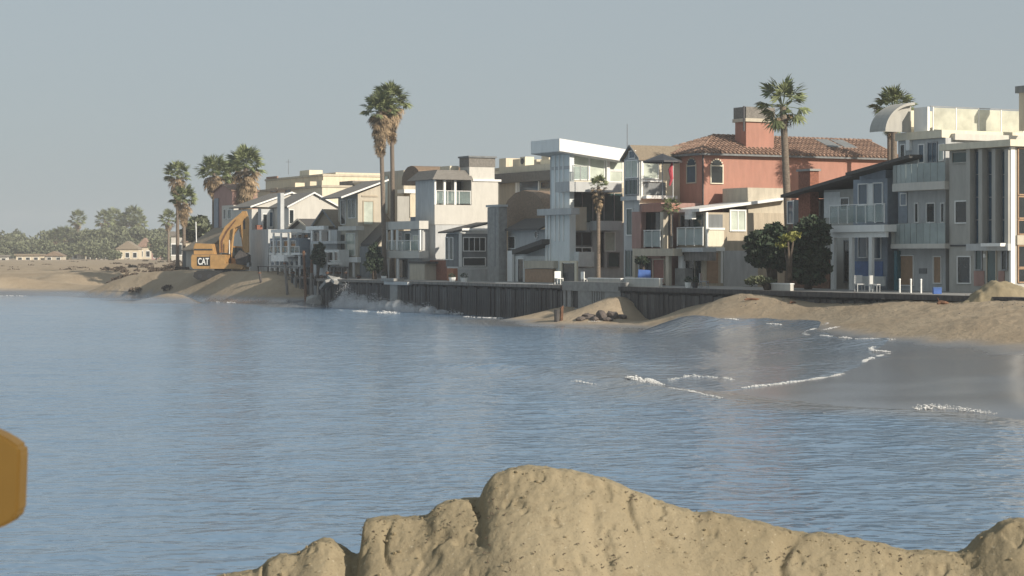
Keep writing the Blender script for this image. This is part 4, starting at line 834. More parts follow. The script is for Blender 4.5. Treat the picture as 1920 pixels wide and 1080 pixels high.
# --- white house furthest in the row
h = House('white_house', 'white house with slate roof and red balcony box beside the excavator', 484, -.6)
u0 = U(484, -.6); va, vb = V(472, u0 + 2), V(520, u0 + 2)
h.box('wall', 'white_stucco', u0 + 2, u0 + 8, va, vb, 2.4, Z(392, u0 + 2, va)); h.gable('grey_shingle', u0 + 2, u0 + 8, va, vb + 6, Z(388, u0 + 2, va), Z(362, u0 + 2, vb), 'u', .25, .14, trim='white_paint', wall='white_stucco')
h.box('front', 'blue_grey_siding', u0, u0 + 5, va + .9, va + 3.4, 2.4, Z(402, u0, va)); h.box('front_roof', 'grey_shingle', u0 - .3, u0 + 5.3, va + .6, va + 3.7, Z(402, u0, va) + .003, Z(398, u0, va) + .1)
h.sb('bay', 'grey_stucco', u0 - 1.0, 490, 512, 392, 470, .98, 0); h.win('S', u0 - 1.0, 493, 402, 500, 430, 'white_paint', 'dark_glass'); h.win('S', u0 - 1.0, 505, 398, 511, 425, 'white_paint', 'blue_glass')
h.sb('red_box', 'red_brick', u0 - 1.6, 482, 492, 422, 431, .5, 0); h.sb('dark_front', 'dark_timber', u0 - 1.2, 482, 500, 432, None, .6, 0)
for y in (450, 466): h.sb('white_beam', 'white_paint', u0 - 1.5, 484, 500, y, y + 2, .2, 0)
h.sb('white_post', 'white_paint', u0 - 1.5, 484, 486, 432, None, .2, 0)

# ------------------------------------------------------------------ buildings behind
def back(name, label, xl, xr, v, yt, depth, m, cat='building', roof=None, wins=(), z=2.5, trim='beige_stucco'):
    h = House(name, label, xr, v, cat=cat); u0, u1, zt = h.vol('wall', m, xl, xr, v, yt, depth)
    h.box('parapet', trim, u0 - .1, u1 + .1, v - .1, v + depth + .1, zt + .002, zt + .25)
    for w_ in wins: h.win('F', v, *w_, 'beige_siding', 'dark_glass')
    return h, u0, u1, zt
h, u0, u1, zt = back('apartment_block', 'cream flat roofed apartment block with red tile edging behind the white gable', 498, 606, 14, 330, 10, 'cream_stucco', wins=((534, 352, 548, 362), (560, 350, 566, 360)))
h.box('roof_room', 'cream_stucco', u0 + 1, u1 - 6, 16, 22, zt + .25, Z(322, u0, 14)); h.fb('tile_edge', 'clay_tile', 14, 502, 522, 331, 335, -.002, .2); h.box('roof_box', 'pale_cream', u0 + 5, u0 + 8, 14.3, 16, zt + .25, zt + .9)
h, u0, u1, zt = back('low_block', 'cream low block with small roof boxes in front of the apartment block', 470, 604, 10, 351, 3.6, 'pale_cream', wins=((508, 354, 520, 360), (536, 354, 546, 361)))
for q in (1, 4.5, 9): h.box('roof_box', 'cream_stucco', u0 + q, u0 + q + 1.6, 10.4, 12.5, zt + .25, zt + .8)
h, u0, u1, zt = back('long_block', 'long cream flat topped block between the white gable and the palm trunks', 606, 720, 14, 342, 8, 'cream_stucco')
h.box('roof_plant', 'grey_shingle', u1 - 9, u1 - 4.5, 13.8, 16, zt - .6, zt + .45)
h, u0, u1, zt = back('rear_house', 'cream roofed rear house showing above the white house', 870, 1030, 19, 312, 8, 'pale_cream')
for q, hh in ((1, .9), (3.5, .6), (7, .8), (10, 1.0)): h.box('roof_box', 'cream_stucco', u0 + q, u0 + q + 1.5, 19.5, 21.5, zt + .25, zt + .25 + hh)
# house behind the palms on the left
h = House('red_brown_house', 'red brown tall house with white windows hidden behind the leaning palms', 436, 3, u=U(436, 3))
u0, u1, zt = h.vol('wall', 'rose_stucco', 401, 436, 3, 358, 3); h.fb('white_bay', 'white_stucco', 2.4, 416, 438, 385, 430, .58, 0); h.win('F', 2.4, 420, 393, 424, 410, 'white_paint', 'dark_glass'); h.win('F', 2.4, 428, 393, 434, 410, 'white_paint', 'teal_glass')
h.fb('blue_wall', 'blue_grey_siding', 2.9, 401, 409, 372, 432, .08, 0); h.gable('clay_tile', u0, u1, 3, 6, zt, zt + .8, 'v', .2, .12, wall='rose_stucco')
# brown roofed house behind the excavator
h = House('low_house', 'low house with a broad brown roof directly behind the yellow excavator', 440, -1.0, u=U(440, -1.0) + 9)
a_ = h.u0; 
q = [(U(380, -1), Z(432, a_ + 3, -1))]
h.box('wall', 'taupe_stucco', a_, a_ + 7, -1.0, 6, 2.4, Z(466, a_, -1)); h.gable('tan_shingle', a_, a_ + 7, -1, 6, Z(466, a_, -1), Z(428, a_, 2.5), 'u', .4, .15, wall='tan_shingle')
h.win('S', a_, 415, 475, 430, 490, 'white_paint', 'dark_glass')

# far houses on the left, set by hand out on the sand plain
def far_house(x0, x1, yb, yt, zb, m, rm, label, roof='gable', wn=2):
    Y = (HC - zb) * FPX / (yb - HOR); ppm = FPX / Y; wdt = (x1 - x0) / ppm; hgt = (yb - yt) / ppm; cx = ((x0 + x1) / 2 - 960) / FPX * Y
    t = empty('far_house', (cx, Y, zb - .3), label, 'house', 'small houses behind the far beach'); eh = hgt * (.66 if roof == 'gable' else .9)
    MB().box((-wdt / 2, 0, 0), (wdt / 2, wdt * .8, eh)).build('wall', m, t, fix=False)
    if roof == 'gable': MB().prism([(-wdt / 2 - .4, eh - .1), (0, hgt + .3), (wdt / 2 + .4, eh - .1)], 1, -.5, wdt * .8 + .4).build('roof', rm, t)
    else: MB().box((-wdt / 2 - .4, -.5, eh + .003), (wdt / 2 + .4, wdt * .8, hgt + .3)).build('roof', rm, t, fix=False)
    for i in range(wn):
        xx = -wdt / 2 + wdt * (i + .5) / wn; f = MB().box((xx - .7, -.06, eh * .3), (xx + .7, .02, eh * .75)).build('window', 'white_paint', t, fix=False); MB().box((xx - .55, -.09, eh * .35), (xx + .55, -.061, eh * .7)).build('pane', 'dark_glass', f, fix=False)
    return t
for a in ((258, 284, 489.5, 446, 2.6, 'cream_stucco', 'clay_tile', 'cream house with red tile roof and pink neighbour on the far beach', 'gable', 2),
          (218, 260, 489.8, 452, 2.6, 'cream_stucco', 'tan_shingle', 'wide cream beach house left of the pink one with shaded porch', 'gable', 3),
          (284, 300, 490, 452, 2.7, 'rose_stucco', 'clay_tile', 'narrow pink house at the right end of the cream pair', 'gable', 1),
          (302, 322, 489, 434, 2.6, 'white_stucco', 'dark_shingle', 'white gabled house partly behind a dark leafy clump', 'gable', 1),
          (321, 342, 494, 434, 2.6, 'white_stucco', 'grey_shingle', 'tall white house just left of the two close palms', 'flat', 2),
          (344, 372, 494, 428, 2.6, 'cream_stucco', 'clay_tile', 'cream and red roofed house beyond the grey panel wall', 'gable', 2),
          (372, 400, 494, 412, 2.6, 'rose_stucco', 'clay_tile', 'rose coloured house with red roof above the excavator tail', 'gable', 2),
          (130, 152, 489.2, 462, 2.7, 'white_stucco', 'tan_shingle', 'small pale house low among trees on the hazy shore', 'gable', 1),
          (30, 75, 489.4, 476, 2.8, 'cream_stucco', 'tan_shingle', 'long low cream hut at the far left tree line', 'flat', 3),
          (84, 118, 489.4, 471, 2.8, 'beige_stucco', 'brown_shingle', 'low brown roofed hut with a white side on the far shore', 'gable', 2),
          (160, 182, 489.6, 470, 2.6, 'cream_stucco', 'clay_tile', 'small cream house with red roof right of the small pale house', 'gable', 2),
          (184, 208, 489.6, 464, 2.6, 'white_stucco', 'grey_shingle', 'white grey roofed house left of the wide cream house', 'gable', 2),
          (120, 132, 489.4, 474, 2.7, 'rose_stucco', 'tan_shingle', 'tiny rose hut between the brown roofed hut and the small pale house', 'flat', 1),
          (0, 14, 489.5, 478, 2.8, 'white_stucco', 'grey_shingle', 'tiny white hut at the left edge of the far shore', 'flat', 1)): far_house(*a)
# grey panel wall left of excavator
X, Y, z_ = PX(358, 508, 2.6); t = empty('storage_container', (X, Y, z_ - .2), 'dull grey steel storage container left of the yellow excavator', 'container')
MB().box((-1.0, 0, 0), (.95, 5, 2.9)).build('body', 'dark_grey_wall', t, fix=False)
for i in range(9): MB().box((-.98 + i * .22, -.05, .1), (-.88 + i * .22, -.002, 2.8)).build('rib', 'dark_grey_wall', t, fix=False)
MB().box((-1.05, -.07, 2.8), (1.0, 0, 2.95)).build('top_rail', 'grey_metal', t, fix=False)
# ------------------------------------------------------------------ patio slab and sea wall
VW = -6.4
X0, Y0 = world(0, 0)
fr = bpy.data.objects.new('patio_frame', None)
def rowmesh(mb_list): pass
def rowobj(name, m, mb, parent=None):
    o = mb.build(name, m, parent, fix=False)
    if parent is None: o.location = (X0, Y0, 0); o.rotation_euler = (0, 0, ROT)
    return o
# local row coords: x = v, y = u
tag(rowobj('patio', 'concrete', MB().box((VW + .35, -45, 2.0), (1.5, 79, 2.46))), kind='structure')
def seawall(label, ua, ub, step, zt, wall_m, cap_m, cap_h=.35, cat='sea wall', name='timber_seawall', jit=.12):
    t = empty(name, (X0, Y0, 0), label, cat, rz=ROT)
    MB().box((VW + .06, ua, -1.5), (VW + .3, ub, zt - .02)).build('backing', wall_m, t, fix=False)
    n = int((ub - ua) / step); protos = []
    for k in range(7):
        hw = step * .5 - .015 - .02 * random.random(); d = random.uniform(0, jit); ht = zt - random.uniform(0, .22)
        mb = MB(); mb.prism([(-.14 - d, -hw), (-.14 - d, hw), (-.0, hw + .01), (.05, hw), (.05, -hw)], 2, -1.6, ht); protos.append(mb)
    ms = []
    for k, mb in enumerate(protos):
        o = mb.build('plank', 'weathered_plank' if k in (2, 5) else wall_m, t); ms.append(o.data); bpy.data.objects.remove(o)
    for i in range(n):
        o = bpy.data.objects.new('plank', random.choice(ms)); C.objects.link(o); o.parent = t; o.location = (VW, ua + (i + .5) * step, random.uniform(-.03, .03))
    MB().box((VW - .38, ua, zt + .003), (VW + .45, ub, zt + cap_h)).build('cap_beam', cap_m, t, fix=False)
    return t
seawall('dark weathered timber plank sea wall washed by spray in the middle of the shore', 34.4, 79, .33, 2.25, 'dark_timber', 'grey_timber', .22)
seawall('dark timber sea wall running into the sand on the right', -44, 26.4, .52, 2.2, 'dark_timber', 'dark_timber', .28)
t = empty('concrete_seawall', (X0, Y0, 0), 'short pale concrete section of the sea wall with narrow slots behind the broken pile', 'sea wall', rz=ROT)
MB().box((VW + .05, 26.45, -1), (VW + .3, 34.3, 2.2)).build('backing', 'dark_timber', t, fix=False)
for (a, b) in ((26.45, 28.6), (30.3, 32.2), (33.2, 33.7), (33.95, 34.3)): MB().box((VW - .15, a, -1), (VW + .04, b, 2.1)).build('panel', 'concrete', t, fix=False)
for i in range(5): MB().box((VW - .12, 28.75 + i * .32, -1), (VW + .04, 28.95 + i * .32, 2.1)).build('slat', 'concrete', t, fix=False)
MB().box((VW - .2, 26.45, 2.103), (VW + .5, 34.35, 2.75)).build('cap_beam', 'concrete', t, fix=False); MB().box((VW - .16, 32.3, .6), (VW + .04, 33.1, .9)).build('cross_beam', 'concrete', t, fix=False)
# patio low walls
def lowwall(x0, x1, y0, label, m='white_stucco', v=-5.6):
    a, b = sorted((U(x0, v), U(x1, v))); t = empty('patio_wall', (*world(a, v), 2.46), label, 'low wall', rz=ROT); hh = Z(y0, (a + b) / 2, v) - 2.46
    MB().box((0, 0, 0), (.25, b - a, hh)).build('wall', m, t, fix=False); MB().box((-.04, -.03, hh + .002), (.29, b - a + .03, hh + .07)).build('coping', 'white_paint', t, fix=False); return t
lowwall(1103, 1164, 523, 'low pale patio wall in front of the white modern house')
lowwall(1173, 1236, 523, 'low pale patio wall before the pink villa with a blue canvas behind')
lowwall(1446, 1482, 533, 'low pale patio wall beneath the dark leafy tree', v=-5.2)
lowwall(930, 1030, 533, 'long low grey patio wall before the brown roofed cottage', 'concrete')
# ruined pile area in front of the far houses
def post(x, y0, y1, v, r, m, label, lean=0.0, name='timber_pile'):
    u = U(x, v); X, Y = world(u, v); zt, zb = Z(y0, u, v), Z(y1, u, v)
    t = empty(name, (X, Y, zb), label, 'pile', 'leaning piles below the far houses'); MB().path([(0, 0, 0), (lean * .5, 0, (zt - zb) * .5), (lean, 0, zt - zb)], [r * 1.1, r, r * .9], 8).build('shaft', m, t)
    MB().tube((lean * .97, 0, zt - zb - .25), (lean * .98, 0, zt - zb - .12), r * 1.25, n=8).build('band', 'rust_wood', t); return t
PL = ['leftmost dark pile at the edge of the sand slope', 'short dark pile standing in the shaded sand', 'thin dark pile left of the white balcony box', 'pale grey pile below the white balcony box', 'dark pile just right of the pale grey one', 'grey pile leaning a little under the awning house', 'tall rusty pile leaning to the right beside the dark bush', 'rusty brown pile next to the tall leaning one', 'dark pile in front of the grey square panel', 'stout dark pile at the right of the grey square panel', 'pale pile below the beige house stilts', 'dark pile rising out of the spray on the left', 'dark pile in the middle of the spray', 'dark pile at the right end of the spray', 'thin grey pile right behind the spray plume', 'stub of dark pile low in the surf', 'grey pile with a bright wet face beside the broken concrete', 'dark crooked pile behind the surf', 'broad dark pile under the broken concrete slab', 'short dark stub beside the round boulder']
random.seed(11)
for i, lab in enumerate(PL):
    x = [494, 503, 512, 540, 549, 561, 574, 584, 590, 606, 616, 632, 650, 668, 640, 618, 602, 626, 612, 566][i]; tl = {3: 490, 6: 470, 7: 478, 8: 500}.get(i, 508 + (i * 7) % 14)
    post(x, tl, 560 + (x - 490) * .11, -5.6 + (i % 3) * 1.6, .13 + .05 * (i % 3), 'grey_timber' if i in (3, 10, 14, 16) else ('rust_wood' if i in (6, 7) else 'dark_timber'), lab, lean=((i * 37) % 11 - 5) * .08)
# dark deck on piles with plank skirt, under the furthest houses
t = empty('pile_deck', (X0, Y0, 0), 'dark timber deck on piles with a broken plank skirt under the far white houses', 'deck', rz=ROT)
random.seed(5)
u_a, u_b = 79.2, 104
MB().box((-3.6, u_a, 2.3), (0, u_b, 2.5)).build('deck_top', 'grey_timber', t, fix=False); MB().box((-3.2, u_a, .2), (-3.0, u_b, 2.28)).build('backing', 'dark_timber', t, fix=False)
i = 0; uu = u_a
while uu < u_b:
    wdt = random.uniform(.3, .6); top = random.uniform(1.4, 3.2) if random.random() < .35 else 2.35; dx = random.uniform(0, .5)
    if random.random() < .85: MB().box((-3.9 - dx, uu, -.6), (-3.75 - dx, uu + wdt - .05, top), .02).build('plank', random.choice(['dark_timber', 'dark_timber', 'dark_grey_wall', 'grey_timber']), t, fix=False)
    uu += wdt
for k in range(9): 
    u_ = u_a + 1 + k * 2.7; MB().box((-3.7, u_, 2.5), (-3.6, u_ + .08, 3.4)).build('rail_post', 'dark_timber', t, fix=False)
MB().box((-3.72, u_a, 3.4), (-3.58, u_b - 2, 3.47)).build('handrail', 'dark_timber', t, fix=False)
X, Y = world(U(600, -4.0), -4.0); t = empty('panel', (X, Y, 0), 'pale grey square board propped above the ruined piles', 'board', rz=ROT)
MB().box((0, -1.6, 2.7), (.1, 1.6, 4.1)).build('board', 'grey_stucco', t, fix=False); MB().box((.1, -1.3, 1.6), (.2, -1.1, 4.0)).build('batten', 'dark_timber', t, fix=False); MB().box((.1, 1.1, 1.6), (.2, 1.3, 4.0)).build('batten', 'dark_timber', t, fix=False)
# broken slabs and the outfall platform
def slab(x, y, v, sx, sy, th, tilt, label, m='concrete'):
    u = U(x, v); X, Y = world(u, v); t = empty('broken_slab', (X, Y, Z(y, u, v)), label, 'slab'); t.rotation_euler = (tilt, tilt * .6, ROT)
    MB().prism([(-sx, -sy), (sx * .7, -sy * 1.1), (sx, sy * .6), (-sx * .6, sy)], 2, -th, th).build('slab', m, t); MB().prism([(-sx * .8, -sy * .5), (sx * .4, -sy * .6), (sx * .5, sy * .3)], 2, th + .004, th + .05).build('crust', 'grey_stucco', t); return t
slab(634, 526, -6.5, .9, 1.3, .12, .22, 'tilted grey broken slab above the spray', 'concrete'); slab(617, 532, -6.9, .8, 1.3, .12, -.3, 'lower grey broken slab left of the spray')
t = House('outfall_platform', 'small concrete platform on a broad pier jutting through the timber sea wall', 745, VW - .7, cat='platform'); t.fb('platform', 'concrete', VW - .7, 714, 738, 522, 527, 1.0, .0); t.fb('platform', 'grey_stucco', VW - .6, 720, 764, 528, 534, .5, .0); t.fb('pier', 'concrete', VW - .5, 731, 745, 534, 588, .45, .0)
# ------------------------------------------------------------------ palms
def frond_mesh(R_, nseg, pet, droop, m, seed):
    rr = random.Random(seed); vs = []; fs = []
    def q(a, b, c, d): k = len(vs); vs.extend([a, b, c, d]); fs.append((k, k + 1, k + 2, k + 3))
    n = 5
    for i in range(n):  # petiole strip, cross-shaped
        a, b = pet * i / n, pet * (i + 1) / n; za, zb = -droop * .25 * (a / pet) ** 2, -droop * .25 * (b / pet) ** 2
        q((a, -.02, za), (b, -.02, zb), (b, .02, zb), (a, .02, za)); q((a, 0, za - .02), (b, 0, zb - .02), (b, 0, zb + .02), (a, 0, za + .02))
    z0 = -droop * .25
    for i in range(nseg):
        t = -1 + 2 * i / (nseg - 1); an = t * R(100); L_ = R_ * (1 - .28 * abs(t)) * rr.uniform(.85, 1.05); wd = R_ * .065; fold = .06 * (1 if i % 2 else -1)
        c, s_ = math.cos(an), math.sin(an); px, py = -s_, c
        mid = (pet + c * L_ * .55, s_ * L_ * .55, z0 - droop * .12 * (1 + abs(t)) + fold); tip = (pet + c * L_ * .92, s_ * L_ * .92, z0 - droop * (.5 + .5 * rr.random()) * .7)
        k = len(vs); vs.extend([(pet, 0, z0), (mid[0] + px * wd, mid[1] + py * wd, mid[2] + .03), tip, (mid[0] - px * wd, mid[1] - py * wd, mid[2] - .03)]); fs.append((k, k + 1, k + 2, k + 3))
    return vs, fs
FR = {}
def get_frond(kind, k):
    key = (kind, k)
    if key not in FR:
        pr = {'green': (1.0, 17, 1.0, .45, 'palm_green'), 'dead': (.85, 13, .7, .7, 'palm_dead')}[kind]; vs, fs = frond_mesh(*pr, k * 17 + 3)
        me = bpy.data.meshes.new('frond'); me.from_pydata(vs, [], fs); me.update(); me.materials.append(M[pr[4]]); FR[key] = me
    return FR[key]
def palm(px, ybase_z, ytop, Y, ppm_r, label, n_g=30, n_d=40, skirt=1.6, trunk_r=.2, lean=0.0, base=None, join=False, group=None, seed=0, emin=-35, px_base=None):
    """px: photo column of the crown, ytop: crown heart row, Y: distance"""
    rr = random.Random(seed + 100); xb, _, _ = PD(px if px_base is None else px_base, 500, Y); X, _, zt = PD(px, ytop, Y); zb = ybase_z
    t = empty('palm_tree', (xb, Y, zb), label, 'palm tree', group); H = zt - zb; dx = X - xb
    pts = [(dx * (i / 8) ** 1.3 + lean * math.sin(i / 8 * math.pi), 0, H * i / 8) for i in range(9)]
    MB().path(pts, [trunk_r * (1.5 if i == 0 else 1.1 - .03 * i) for i in range(9)], 10).build('trunk', 'palm_bark', t, smooth=True)
    top = Vector(pts[-1]); S = ppm_r / 1.9; gm = MB()
    def addf(kind, az, el, sc_, roll):
        M4 = Matrix.Translation(top) @ Matrix.Rotation(az, 4, 'Z') @ Matrix.Rotation(-el, 4, 'Y') @ Matrix.Rotation(roll, 4, 'X') @ Matrix.Scale(sc_, 4)
        return M4
    for i in range(n_g):
        f = (i + .5) / n_g; el = R(82) - f * (R(82) - R(emin)) + R(rr.uniform(-8, 8)); az = i * 2.39996 + rr.uniform(-.2, .2); M4 = addf('green', az, el, S * rr.uniform(.82, 1.05), rr.uniform(-.5, .5)); me = get_frond('green', rr.randrange(5))
        if join: gm.add([M4 @ v.co for v in me.vertices], [tuple(p.vertices) for p in me.polygons])
        else: o = bpy.data.objects.new('frond', me); C.objects.link(o); o.parent = t; o.matrix_local = M4
    if join: gm.build('crown', 'palm_green', t, fix=False)
    if n_d:
        dm = MB()
        for i in range(n_d):
            f = i / n_d; el = R(emin) - f * (R(82) + R(emin)) + R(rr.uniform(-8, 8)); el = max(el, R(-80)) if f < .8 else el; az = i * 2.39996; me = get_frond('dead', rr.randrange(5)); dz = f * skirt
            M4 = Matrix.Translation(Vector((0, 0, -dz))) @ addf('dead', az, el, S * rr.uniform(.75, 1.05) * (1 - .25 * f), rr.uniform(-.5, .5)); dm.add([M4 @ v.co for v in me.vertices], [tuple(p.vertices) for p in me.polygons])
        o = dm.build('dead_skirt', 'palm_dead', t, fix=False); o['kind'] = 'stuff'
    return t
def rowY(x, v): return F0[1] + U(x, v) * RY + v * IY
Yt = rowY(725, -2.2)
palm(713, 2.3, 208, Yt, 2.05, 'tall palm with a long brown skirt, the left of the tall central pair', 30, 110, 3.2, .2, px_base=721, seed=1, emin=-12)
palm(733, 2.3, 192, Yt + 1.2, 2.15, 'tall palm with more green fronds, the right of the tall central pair', 34, 100, 2.8, .2, px_base=735, seed=2, lean=.1, emin=-15)
palm(1468, 2.4, 200, rowY(1480, 5.6), 2.4, 'single bright green palm rising before the pink villa', 21, 3, .2, .27, px_base=1481, seed=3, emin=-45)
palm(1676, 2.4, 205, rowY(1676, 14), 1.9, 'feathery palm behind the curved roof house', 34, 20, .8, .25, seed=4)
palm(1668, 2.4, 232, rowY(1660, 17), 1.3, 'lower palm head just left of the feathery one behind the curved roof house', 22, 10, .6, .2, seed=14)
palm(1122, 2.4, 350, rowY(1122, -4.6), 1.0, 'sparse dark young palm in front of the white modern house', 12, 34, 1.6, .14, seed=5, emin=10)
palm(333, 2.6, 328, 260, 2.3, 'higher one of the two slim palms left of the excavator', 28, 60, 3.4, .22, seed=6, emin=-12)
palm(345, 2.6, 374, 252, 2.2, 'shorter one of the two slim palms left of the excavator', 28, 50, 2.6, .22, seed=7, emin=-12)
palm(401, 2.6, 325, 236, 2.6, 'palm with a drooping crown above the red brown house', 30, 50, 2.0, .22, seed=8, emin=-12)
palm(430, 2.6, 322, 240, 2.2, 'palm head wedged between the drooping palm and the biggest left palm', 24, 30, 1.5, .2, seed=18)
palm(461, 2.6, 312, 228, 2.8, 'biggest left palm with a brown skirt trailing beside the excavator boom', 34, 130, 6.5, .3, seed=9, emin=-12)
far = [(196, 412, 470, 3.0), (214, 409, 472, 3.2), (233, 414, 470, 2.8), (250, 408, 476, 3.6), (262, 418, 480, 2.6), (146, 412, 520, 3.0), (118, 440, 540, 3.2), (104, 442, 560, 2.6), (316, 412, 440, 2.8), (222, 432, 450, 2.8)]
FL = ['hazy palm, leftmost of the far palm cluster', 'hazy palm second in the far palm cluster', 'hazy palm in the middle of the far cluster', 'hazy palm with the tallest head of the far cluster', 'hazy palm at the right end of the far cluster', 'lone far palm standing above the tree line', 'far palm head low on the left tree line', 'far palm head furthest left on the tree line', 'dark arching palm just left of the two slim palms', 'lower hazy palm beneath the far cluster']
for (x, y, Y, r), lab in zip(far, FL): palm(x, 2.7, y, 690 + (x * 7) % 30 if x < 300 else Y, r * (700 / Y if x < 300 else 1), lab, 26, 16, 1.5, .25, join=True, group='hazy palms beyond the beach', seed=int(x))
palm(1258, 2.5 + 3.4, 388, rowY(1258, -1.9), .85, 'small yellow green potted palm on the upper balcony of the pink villa', 20, 0, 0, .07, seed=20)

# ------------------------------------------------------------------ leafy trees
def leaf_cloud(blobs, n, size, seed, hollow=.55):
    rr = np.random.default_rng(seed); vol = np.array([b[3] * b[4] * b[5] for b in blobs]); pick = rr.choice(len(blobs), n, p=vol / vol.sum()); B = np.array(blobs)[pick]
    d = rr.normal(size=(n, 3)); d /= np.linalg.norm(d, axis=1)[:, None]; rad = rr.uniform(hollow, 1.02, n) ** .7; lump = 1 + .22 * np.sin(d[:, 0] * 5 + B[:, 0]) * np.cos(d[:, 2] * 6 + B[:, 1])
    P = B[:, :3] + d * rad[:, None] * lump[:, None] * B[:, 3:6]
    a = rr.normal(size=(n, 3)); a /= np.linalg.norm(a, axis=1)[:, None]; b = np.cross(a, rr.normal(size=(n, 3))); b /= np.linalg.norm(b, axis=1)[:, None]; s = size * rr.uniform(.5, 1.3, n)[:, None]
    V = np.stack([P - a * s, P + b * s * .55, P + a * s, P - b * s * .55], 1).reshape(-1, 3)
    return V, [(4 * i, 4 * i + 1, 4 * i + 2, 4 * i + 3) for i in range(n)]
def tree(X, Y, z, blobs, n, size, label, m='leaf_grey', trunk=None, cat='tree', group=None, seed=0, name='tree'):
    t = empty(name, (X, Y, z), label, cat, group); lv, lf = leaf_cloud(blobs, n, size, seed); meshobj('crown', lv, lf, m, t)
    rr = random.Random(seed); mb = MB(); cz = min(b[2] for b in blobs); r0 = trunk or .22
    for k, b in enumerate(blobs[:4]): mb.path([(rr.uniform(-.1, .1), 0, -.3), (b[0] * .3, b[1] * .3, b[2] * .45), (b[0], b[1], b[2])], [r0, r0 * .6, r0 * .2], 6)
    mb.build('trunk', 'bark', t, smooth=True); return t
rs = random.Random(3)
FT = []
xx = -40
k = 0
tops = [(-40, 432), (0, 431), (20, 432), (35, 430), (60, 440), (80, 445), (95, 430), (120, 424), (145, 425), (165, 432), (185, 428), (205, 435), (230, 438), (255, 440), (275, 432), (300, 432), (330, 440)]
for j in range(30):
    x = -30 + j * 12.4 + rs.uniform(-4, 4); Y = rs.uniform(690, 790); top = np.interp(x, [p[0] for p in tops], [p[1] for p in tops]) + rs.uniform(-3, 12)
    X, _, zt = PD(x, top, Y); H = zt - 2.7; w_ = rs.uniform(3.0, 5.5)
    bl = [(rs.uniform(-w_ * .7, w_ * .7), rs.uniform(-1.5, 1.5), H * rs.uniform(.45, .8), w_ * rs.uniform(.5, .85), w_ * .7, H * rs.uniform(.16, .26)) for _ in range(5)] + [(0, 0, H * .75, w_ * .6, w_ * .6, H * .25), (0, 0, H * .32, w_ * 1.1, w_, H * .3)]
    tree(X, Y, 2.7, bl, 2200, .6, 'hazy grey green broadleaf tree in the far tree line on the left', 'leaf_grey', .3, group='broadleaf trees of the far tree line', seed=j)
for j, (x, top, w_, lab) in enumerate(((188, 426, 4.6, 'leafy tree low between the lone far palm and the far palm cluster'), (212, 424, 5.0, 'leafy tree filling under the left of the far palm cluster'), (240, 426, 5.4, 'leafy tree filling under the middle of the far palm cluster'), (268, 428, 5.0, 'leafy tree filling under the right of the far palm cluster'), (296, 430, 4.6, 'leafy tree under the dark arching palm'), (325, 446, 2.6, 'leafy tree behind the tall white far house'), (155, 430, 4.8, 'leafy tree at the foot of the lone far palm'), (384, 400, 2.6, 'leafy tree top showing over the rose coloured house'))):
    Y = 655 + (j * 37) % 30 if x < 350 else 300; X, _, zt = PD(x, top, Y); H = zt - 2.7
    bl = [(rs.uniform(-w_ * .8, w_ * .8), rs.uniform(-1.5, 1.5), H * rs.uniform(.4, .85), w_ * rs.uniform(.5, .85), w_ * .7, H * rs.uniform(.14, .2)) for _ in range(7)]
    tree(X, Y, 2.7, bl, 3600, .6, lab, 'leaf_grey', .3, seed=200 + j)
for j, (x, top, w_, lab) in enumerate(((12, 452, 4, 'low hazy tree above the tiny white hut'), (48, 456, 4, 'low hazy tree behind the long low hut'), (92, 452, 4.5, 'low hazy tree between the long hut and the brown roofed hut'), (124, 458, 3, 'low hazy tree just left of the small pale house'), (164, 450, 4, 'low hazy tree just right of the small pale house'), (186, 456, 3.4, 'low hazy tree left of the wide cream house'), (240, 446, 3.4, 'tree showing over the roof of the wide cream house'), (276, 444, 3, 'tree showing over the roof of the pink far house'))):
    Y = 672 if x > 200 else 650 - (j * 13) % 40; X, _, zt = PD(x, top, Y); H = zt - 2.7
    bl = [(rs.uniform(-w_ * .9, w_ * .9), rs.uniform(-1.5, 1.5), H * rs.uniform(.35, .85), w_ * rs.uniform(.5, .9), w_ * .7, H * rs.uniform(.16, .26)) for _ in range(7)]
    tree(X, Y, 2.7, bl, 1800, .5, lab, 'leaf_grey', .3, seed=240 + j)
# shrub clumps near the far houses
for j, (x, top, Y, lab) in enumerate(((292, 440, 560, 'dark leafy clump right of the pink far house'), (312, 462, 540, 'dark bush in front of the white gabled far house'), (212, 468, 560, 'rounded bush left of the cream far house'), (196, 455, 600, 'broad tree left of the wide cream house'), (172, 460, 600, 'mid green bush at the left end of the house group'))):
    X, _, zt = PD(x, top, Y); H = zt - 2.5; tree(X, Y, 2.5, [(rs.uniform(-1.2, 1.2), 0, H * rs.uniform(.4, .75), 1.4, 1.2, H * .28) for _ in range(5)], 1200, .4, lab, 'leaf_grey', .15, seed=60 + j)
